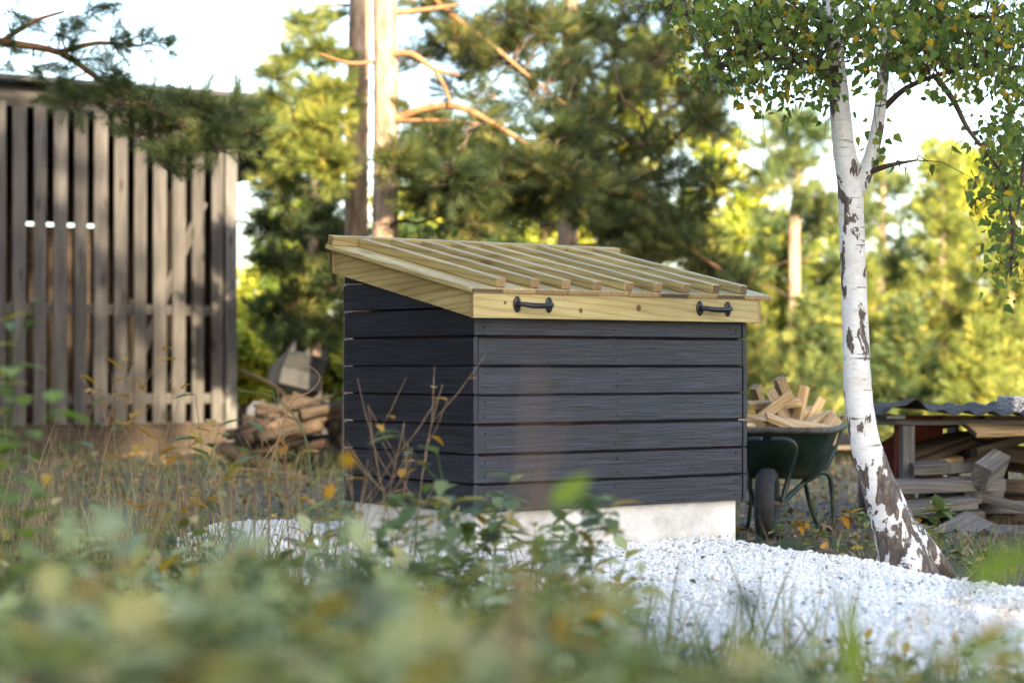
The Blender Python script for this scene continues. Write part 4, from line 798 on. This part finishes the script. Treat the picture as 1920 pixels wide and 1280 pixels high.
# ---------------------------------------------------------------- litter, grass, weeds
n = 20000; x_ = N.uniform(-5, 5, n); y_ = N.uniform(8.5, 22, n); kx = np.abs(x_/y_) < .26; k = kx & (poly_sd(x_, y_) > .05); x_, y_ = x_[k], y_[k]; n = len(x_)
dd = unit(n); dd[:, 2] *= .6
V, F, rd = inst(LEAFQ[0], LEAFQ[1], dirmats(dd, N.normal(0, .5, n)), np.stack([x_, y_, ground_z(x_, y_)+.012], 1), N.uniform(.03, .07, n))
link('leaf_litter', mesh_np('leaf_litter', V, F, False, rd), M['litter'], kind='stuff', label='fallen brown and yellow leaves strewn over the soil')['category'] = 'leaf litter'
n = 46; x_ = N.uniform(-.8, 2.3, n); y_ = N.uniform(5.3, 9.2, n); k = poly_sd(x_, y_) < -.1; x_, y_ = x_[k], y_[k]
for i, (a, b_) in enumerate(zip(x_, y_)):
    if i > 16: break
    o = link('fallen_leaf', lm_, None, None, label='small dry leaf fallen on the white gravel', cat='leaf', group='leaves fallen on the gravel'); o.location = (a, b_, float(gravel_z(np.array([a]), np.array([b_]))[0])+.018); o.rotation_euler = (R.uniform(-.3, .3), R.uniform(-.3, .3), R.uniform(0, 6))
    o.scale = (.8, .8, .8)
    o.data = lm_
n = 900; x_ = N.uniform(-1.2, 2.6, n); y_ = N.uniform(5.1, 9.6, n); k = poly_sd(x_, y_) < -.02; x_, y_ = x_[k], y_[k]; n = len(x_); dd = unit(n); dd[:, 2] *= .2
V, F, rd = inst(LEAFQ[0]*np.array([1, .5, .5]), LEAFQ[1], dirmats(dd, N.normal(0, .4, n)), np.stack([x_, y_, gravel_z(x_, y_)+.016], 1), N.uniform(.01, .035, n))
link('bark_bits', mesh_np('bark_bits', V, F, False, rd*.7), M['litter'], kind='stuff', label='small dark bark bits and needles scattered on the gravel')['category'] = 'debris'
for (x, y) in [(.33, .2), (.36, .62), (.68, .1), (.86, .5), (1.02, .33), (1.2, .75), (.52, .85), (1.35, .15)]:
    o = link('fallen_leaf', lm_, None, None, label='small birch leaf lying on the lid between two battens', cat='leaf', group='leaves fallen on the lid'); o.location = Matrix.Translation((-0.155, 8.5, 0)) @ Matrix.Rotation(TH, 4, 'Z') @ (lidp(x, y, .0255)); o.rotation_euler = (R.uniform(-.2, .2), R.uniform(-.2, .2), R.uniform(0, 6)); o.scale = (.8, .8, .8)
GRASS = np.array([(0, -.5, 0), (0, .5, 0), (.35, -.42, .0), (.35, .42, 0), (.7, -.28, -.06), (.7, .28, -.06), (1, 0, -.2)]); GF = np.array([(0,1,3),(0,3,2),(2,3,5),(2,5,4),(4,5,6)])
def grass_blades(name, label, x_, y_, hmin, hmax, w=.006, mat='grass', lean=.35):
    n = len(x_); dd = np.stack([N.normal(0, lean, n), N.normal(0, lean, n), np.ones(n)], 1); T = GRASS.copy(); Ms = dirmats(dd)
    L = N.uniform(hmin, hmax, n); V = np.einsum('nij,nvj->nvi', Ms, T[None]*np.stack([L, np.full(n, w)*N.uniform(.6, 1.6, n), L], 1)[:, None, :])
    V += np.stack([x_, y_, np.maximum(ground_z(x_, y_), np.where(poly_sd(x_, y_) < .1, gravel_z(x_, y_), -1))-.01], 1)[:, None, :]
    F = (GF[None]+(np.arange(n)*7)[:, None, None]).reshape(-1, 3)
    o = link(name, mesh_np(name, V.reshape(-1, 3), F, False, np.repeat(N.random(n), 5)), M[mat], kind='stuff', label=label); o['category'] = 'grass'; return o
def region(n, x0, x1, y0, y1, dmin=-.2):
    x_ = N.uniform(x0, x1, n); y_ = N.uniform(y0, y1, n); k = (poly_sd(x_, y_) > dmin*N.random(n)) & (np.abs(x_) < y_*.27+.1); return x_[k], y_[k]
a = region(6500, -3, .9, 2.4, 9.5, -.25); grass_blades('meadow_grass', 'tangled green and straw grass in the foreground', a[0], a[1], .10, .40)
a = region(1500, .3, 2.2, 2.6, 5.4, -.1); grass_blades('meadow_grass', 'short grass along the near gravel edge', a[0], a[1], .05, .2)
a = region(900, 1.5, 3.2, 7.0, 10.6, .0); grass_blades('grass_tuft', 'green grass between birch and plank stack', a[0], a[1], .05, .17, .005)
a = region(1500, -4.5, -.6, 9.5, 19, .0); grass_blades('dry_grass', 'dry straw grass on the soil before the shed', a[0], a[1], .08, .38, .005)
a = region(2200, 1.0, 5, 11, 22, .0); grass_blades('dry_grass', 'patchy grass on the ground beyond the wheelbarrow', a[0], a[1], .04, .16, .007)
a = region(1000, -2.6, -.5, 5.2, 10.5, .05); grass_blades('straw_stems', 'thin tan straw stems standing on the left bank', a[0], a[1], .25, .72, .0036, 'straw', .22)
a = region(500, -1.2, 1.0, 2.6, 5.5, .05); grass_blades('straw_stems', 'blurred tan straw stems among the foreground weeds', a[0], a[1], .15, .38, .004, 'straw', .4)
# undergrowth: leafy stems too many to count
def weeds(name, label, pts, hts, leafs=12, lsize=.09, mat='weed'):
    pos = []; dirs = []; sc = []; st = MB()
    for (x, y), h_ in zip(pts, hts):
        z = max(gz(x, y), -0.1); lean = Vector((R.gauss(0, .18), R.gauss(0, .18), 1)).normalized(); b = Vector((x, y, z)); top = b+lean*h_+Vector((R.gauss(0, .03), R.gauss(0, .03), 0)); mid = (b+top)/2+Vector((R.gauss(0, .015), R.gauss(0, .015), 0))
        st.tube([b, mid, top], [.0028, .0022, .0012], 3, cap=False)
        for i in range(leafs):
            t_ = .2+.8*(i+R.random())/leafs; p = b.lerp(mid, t_*2) if t_ < .5 else mid.lerp(top, t_*2-1); a = i*2.4+R.random(); pos.append(p); dirs.append((math.cos(a), math.sin(a), R.gauss(.25, .35))); sc.append(lsize*R.uniform(.6, 1.35)*(1.15-.4*t_))
    st.build(name+'_stems', M['greenstem'], None, kind='stuff', label=label+' (stems)'.replace(' (stems)', ' stems'))['category'] = 'weeds'
    n = len(pos); V, F, rd = inst(LANCE[0], LANCE[1], dirmats(np.array(dirs), N.normal(0, .4, n)), np.array(pos), np.array(sc))
    link(name, mesh_np(name, V, F, True, rd), M[mat], kind='stuff', label=label)['category'] = 'weeds'
def scatter(n, f): 
    out = []
    while len(out) < n:
        p = f()
        if p: out.append(p)
    return out
def f_left():
    y = R.uniform(1.5, 6.6); x = R.uniform(-.26*y-.05, .03*y+.1)
    return (x, y) if poly_sd(np.array([x]), np.array([y]))[0] > -.05 else None
def h_left(x, y):
    t_ = (x/y*FPX+960)/960; yt = R.uniform(1000, 1240)+60*max(0, t_-.6)
    return max(.1, CAMZ+(HOR-yt)/FPX*y-gz(x, y)) if y < 4.6 else max(.12, R.gauss(.30, .085))
pts = scatter(400, f_left); weeds('weed_thicket', 'blurred thicket of leafy green weeds in the foreground', pts, [h_left(x, y) for (x, y) in pts])
def f_right():
    y = R.uniform(1.6, 5.7); x = R.uniform(.05*y, .27*y)
    return (x, y) if poly_sd(np.array([x]), np.array([y]))[0] > -.08 else None
pts = scatter(210, f_right); weeds('weed_fringe', 'low leafy weeds fringing the near edge of the gravel', pts, [max(.06, CAMZ+(HOR-R.uniform(1180, 1300))/FPX*y-gz(x, y)) for (x, y) in pts], 9, .06)

def lance_mesh(mat, w=.22, name='leaf'):
    T = leaf_t(w); me = mesh_np(name, T[0], T[1], True); me.materials.append(M[mat]); return me
LM = {k_: lance_mesh(k_) for k_ in ('weed_one', 'weed_lime', 'leaf_gold')}; LMW = lance_mesh('weed_lime', .3)
def plant(base, h_, leaves, lsize, label, lean=(0, 0), lm='weed_one', stem='greenstem', group='single weeds in the foreground', branch=0, r=.003, tgap=.25, mesh=None):
    b = Vector(base); root = empty('weed_plant', b, label=label, cat='plant', group=group); mb = MB()
    top = Vector((lean[0], lean[1], h_)); path = smooth_path([(0, 0, 0), (lean[0]*.25+R.gauss(0, .01), lean[1]*.25, h_*.4), (lean[0]*.6+R.gauss(0, .01), lean[1]*.6, h_*.75), top], 3)
    m_ = len(path); mb.tube(path, [r*(1-.6*i/(m_-1)) for i in range(m_)], 6); brs = [path]
    for q in range(branch):
        s_ = path[int(m_*R.uniform(.35, .8))]; a = R.uniform(0, 6.28); L = h_*R.uniform(.2, .4); e_ = s_+Vector((math.cos(a)*L*.6, math.sin(a)*L*.5, L*.7)); bp_ = [s_, (s_+e_)/2+Vector((0, 0, -.01)), e_]; mb.tube(bp_, [r*.6, r*.45, r*.3], 5); brs.append(bp_)
    mb.build('stem', M[stem], root, smooth=True)
    for i in range(leaves):
        pa = brs[i % len(brs)]; t_ = tgap+(1-tgap)*((i//len(brs)+R.random())/max(1, leaves/len(brs))); t_ = min(t_, 1); f = t_*(len(pa)-1); k_ = min(int(f), len(pa)-2); p = pa[k_].lerp(pa[k_+1], f-k_)
        o = link('leaf', mesh or LM[lm], None, root); o.location = p; a = i*2.4+R.random(); d_ = Vector((math.cos(a), math.sin(a), R.gauss(.2, .35))); o.rotation_euler = d_.to_track_quat('X', 'Z').to_euler(); s_ = 1.45*lsize*R.uniform(.65, 1.3); o.scale = (s_, s_, s_)
    return root
def on(px, py, Y):  # ground point under an image position
    x = (px-960)/FPX*Y; return Vector((x, Y, max(gz(x, Y), float(gravel_z(np.array([x]), np.array([Y]))[0]) if poly_sd(np.array([x]), np.array([Y]))[0] < .1 else -1)))
def top_h(py, Y, base): return CAMZ+(HOR-py)/FPX*Y-base.z
def put(px, pyt, Y, leaves, ls, label, lean_px=0, **k):
    b = on(px, 0, Y); return plant(b, top_h(pyt, Y, b), leaves, ls, label, lean=(lean_px/FPX*Y, R.gauss(0, .03)), **k)
WB = 'leafy green weed before the corner of the black box'
put(1080, 930, 5.6, 34, .06, 'tall bushy weed with yellowing leaves before the white plinth', 40, branch=5)
put(1050, 960, 5.4, 26, .06, 'shorter bushy weed beside the tall one before the plinth', 60, branch=4)
put(860, 850, 5.7, 24, .055, WB, -40, branch=4); put(880, 880, 5.9, 20, .055, WB, 90, branch=3); put(800, 900, 5.5, 22, .06, WB, 30, branch=3)
put(700, 930, 5.2, 20, .065, WB, 20, branch=3)
put(930, 960, 5.6, 26, .06, 'bushy green weed before the middle of the white plinth', -20, branch=4); put(985, 985, 5.3, 22, .06, 'low yellow-green weed between the plinth weeds', 20, branch=4, lm='weed_lime'); put(760, 940, 5.4, 24, .06, WB, 20, branch=4); put(655, 945, 5.8, 20, .06, WB, -20, branch=3)
put(1160, 1080, 4.9, 18, .05, 'small yellow leaved weed at the near edge of the gravel', 20, branch=3, lm='weed_one')
put(40, 690, 4.6, 16, .055, 'lime green broad leaved plant beside the shed view', -20, lm='weed_lime', mesh=LMW, branch=2)
put(10, 740, 4.4, 14, .06, 'lime green broad leaved plant lower down by the taller one', 30, lm='weed_lime', mesh=LMW, branch=2)
put(-10, 560, 5, 30, .05, 'slender seedy plant rising before the shed slats', 25, branch=5)
for (px, pt, Y, ln) in [(130, 760, 5.5, 40), (180, 720, 6, 30), (230, 700, 6.2, -20), (260, 790, 6.4, 60), (330, 800, 6.5, 30), (300, 730, 6.8, 40), (380, 830, 6.6, -30), (450, 790, 7, 40), (90, 800, 5.2, 10), (520, 850, 6.8, 40)]:
    put(px, pt, Y, 9, .045, 'thin dry stemmed weed with sparse yellow leaves on the left bank', ln, stem='drystem', lm='leaf_gold' if R.random() < .45 else 'weed_one', r=.0022, branch=4, tgap=.45)
put(400, 740, 6.8, 14, .06, 'grey-green leafed shoot before the shed corner post', -30, branch=2)
for (px, pt, Y, ln) in [(740, 760, 6.4, -50), (770, 720, 6.5, 60), (700, 790, 6.3, 60), (640, 860, 6.3, 50), (690, 880, 6.0, -40), (730, 830, 6.3, 35), (560, 730, 7, -40)]:
    put(px, pt, Y, 4, .04, 'bare reddish twiggy stem rising before the dark side wall', ln, stem='drystem', lm='leaf_gold', r=.0028, branch=5, tgap=.4)
# arching dry stalks
def stalk(pts, r0, label, mat='drystem'):
    pp = smooth_path([P(*p) for p in pts], 5); b = pp[0].copy(); b.z = min(b.z, gz(b.x, b.y)+.0); mb = MB(); path = [b]+pp; m_ = len(path)
    mb.tube([p-b for p in path], [r0*(1-.65*i/(m_-1)) for i in range(m_)], 6); o = mb.build('dry_stalk', M[mat], None, smooth=True, label=label, cat='stalk'); o.location = b
stalk([(585, 940, 6.6), (575, 830, 6.6), (545, 770, 6.6), (500, 740, 6.6), (440, 732, 6.6)], .0045, 'green arching stalk bending over before the log heap', 'greenstem')
stalk([(505, 880, 6.8), (530, 800, 6.8), (550, 750, 6.8), (580, 735, 6.8), (600, 710, 6.8), (585, 690, 6.8), (558, 682, 6.8)], .004, 'crooked tan stalk with hooked tip before the digger bucket')
stalk([(478, 890, 6.9), (510, 840, 6.9), (545, 810, 6.9), (568, 798, 6.9), (569, 815, 6.9)], .0035, 'rusty bent stalk with drooping tip by the log heap')
stalk([(430, 1000, 6.2), (440, 890, 6.2), (470, 880, 6.2), (560, 890, 6.2), (620, 910, 6.2)], .004, 'orange stalk arching low over the soil')
stalk([(985, 1100, 1.6), (992, 900, 1.6), (1004, 690, 1.6)], .0042, 'blurred tan reed standing close before the front cladding')
stalk([(960, 1150, 2.2), (1010, 950, 2.2), (1060, 770, 2.2)], .003, 'blurred thin tan reed slanting before the front cladding')
# close blurred blades
def blade(px0, py0, px1, py1, Y, wpx, label, mat):
    a = P(px0, py0, Y); b = P(px1, py1, Y); foot = a.copy(); foot.z = gz(a.x, a.y); o = empty('grass_blade', foot, label=label, cat='grass blade'); L = (b-a).length; w = wpx/FPX*Y
    st = MB(); st.tube([Vector((0, 0, 0)), (a-foot)*.6, a-foot], [.004, .0035, .003], 6); st.build('stem', M['greenstem'], o, smooth=True)
    q = link('leaf', LM[mat], None, o); q.location = a-foot; q.rotation_euler = (b-a).to_track_quat('X', 'Y').to_euler(); q.scale = (L, w/.44, w/.44)
blade(1605, 1300, 1590, 1105, 2.2, 40, 'blurred pale green blade rising from the near gravel edge', 'weed_lime')
blade(1740, 1270, 1930, 1120, 2.2, 26, 'blurred tan blade slanting across the gravel edge', 'leaf_gold')
blade(1800, 1090, 1960, 1020, 1.7, 60, 'blurred lime leaf hanging over the grass by the planks', 'weed_lime')
blade(1760, 1230, 1950, 1180, 1.9, 34, 'blurred lime blade low across the gravel corner', 'weed_lime')
blade(1030, 945, 1110, 890, 2.6, 44, 'blurred lime leaf held before the black cladding', 'weed_lime')
blade(640, 850, 665, 875, 3.4, 30, 'blurred golden leaf before the dark side wall', 'leaf_gold')
blade(1030, 1160, 1070, 1210, 2.4, 42, 'blurred golden leaf low in the foreground weeds', 'leaf_gold')
blade(612, 935, 625, 905, 5.6, 20, 'curled golden leaf caught on a twig before the plinth', 'leaf_gold')
# leafy weed by the birch foot and leaves behind the gravel
put(1735, 950, 9.0, 26, .07, 'dark green whorled weed growing between birch foot and planks', 20, branch=5, group='weeds around the gravel edge'); put(1745, 1000, 8.7, 16, .05, 'pale round leaved seedling at the foot of the birch', 20, branch=3, group='weeds around the gravel edge')
for (px, pt) in [(1500, 965), (1530, 985), (1590, 960), (1620, 965), (1460, 980)]: put(px, pt, 9.9, 10, .05, 'small yellow leaved seedling between wheelbarrow and birch', 5, lm='leaf_gold' if px in (1500, 1590) else 'weed_one', branch=2, group='weeds around the gravel edge')

# ---------------------------------------------------------------- unseen trees added behind the photographer to throw the shade
SL = 'tall unseen tree added behind the photographer to shade the yard'
for (x, y, top, r, nc) in [(1.5, -9, 14.8, 2.3, 150), (3.4, -10.5, 15.6, 2.1, 150), (.2, -13.5, 16.5, 2.3, 120), (7.2, -9, 10.5, 2.3, 140), (10.0, -10, 15.0, 2.1, 130), (12.8, -12, 11.5, 2.2, 120), (2.6, -13, 15.6, 2.3, 80), (6.4, -13.5, 12.0, 2.4, 130), (-1.4, -11, 13.5, 2.2, 90), (12.6, -9.5, 11, 2.2, 110)]:
    broad('added_shade_tree', SL, (x, y, -.1), (x, y, top*.55), (r, r, top*.47), 'leaf_g', n_cl=nc, per=42, size=.42, group='unseen shade trees added behind the photographer', tr=.2, clump_r=.2)
for (x, y, top, r) in [(-5.0, 6.2, 9, 1.7), (-5.4, 9.2, 9, 1.6), (-6.4, 12.2, 9, 1.6), (-7.6, 7.5, 11, 2.0), (-8.2, 11, 11, 2.0)]:  # out-of-view trees added at left to keep sky light off the box side
    broad('added_shade_tree', 'tall unseen tree added left of the yard to darken the side wall', (x, y, -.1), (x, y, top*.52), (r, r, top*.49), 'leaf_dark', n_cl=190, per=75, size=.30, group='unseen shade trees added left of the yard', tr=.2, clump_r=.22)
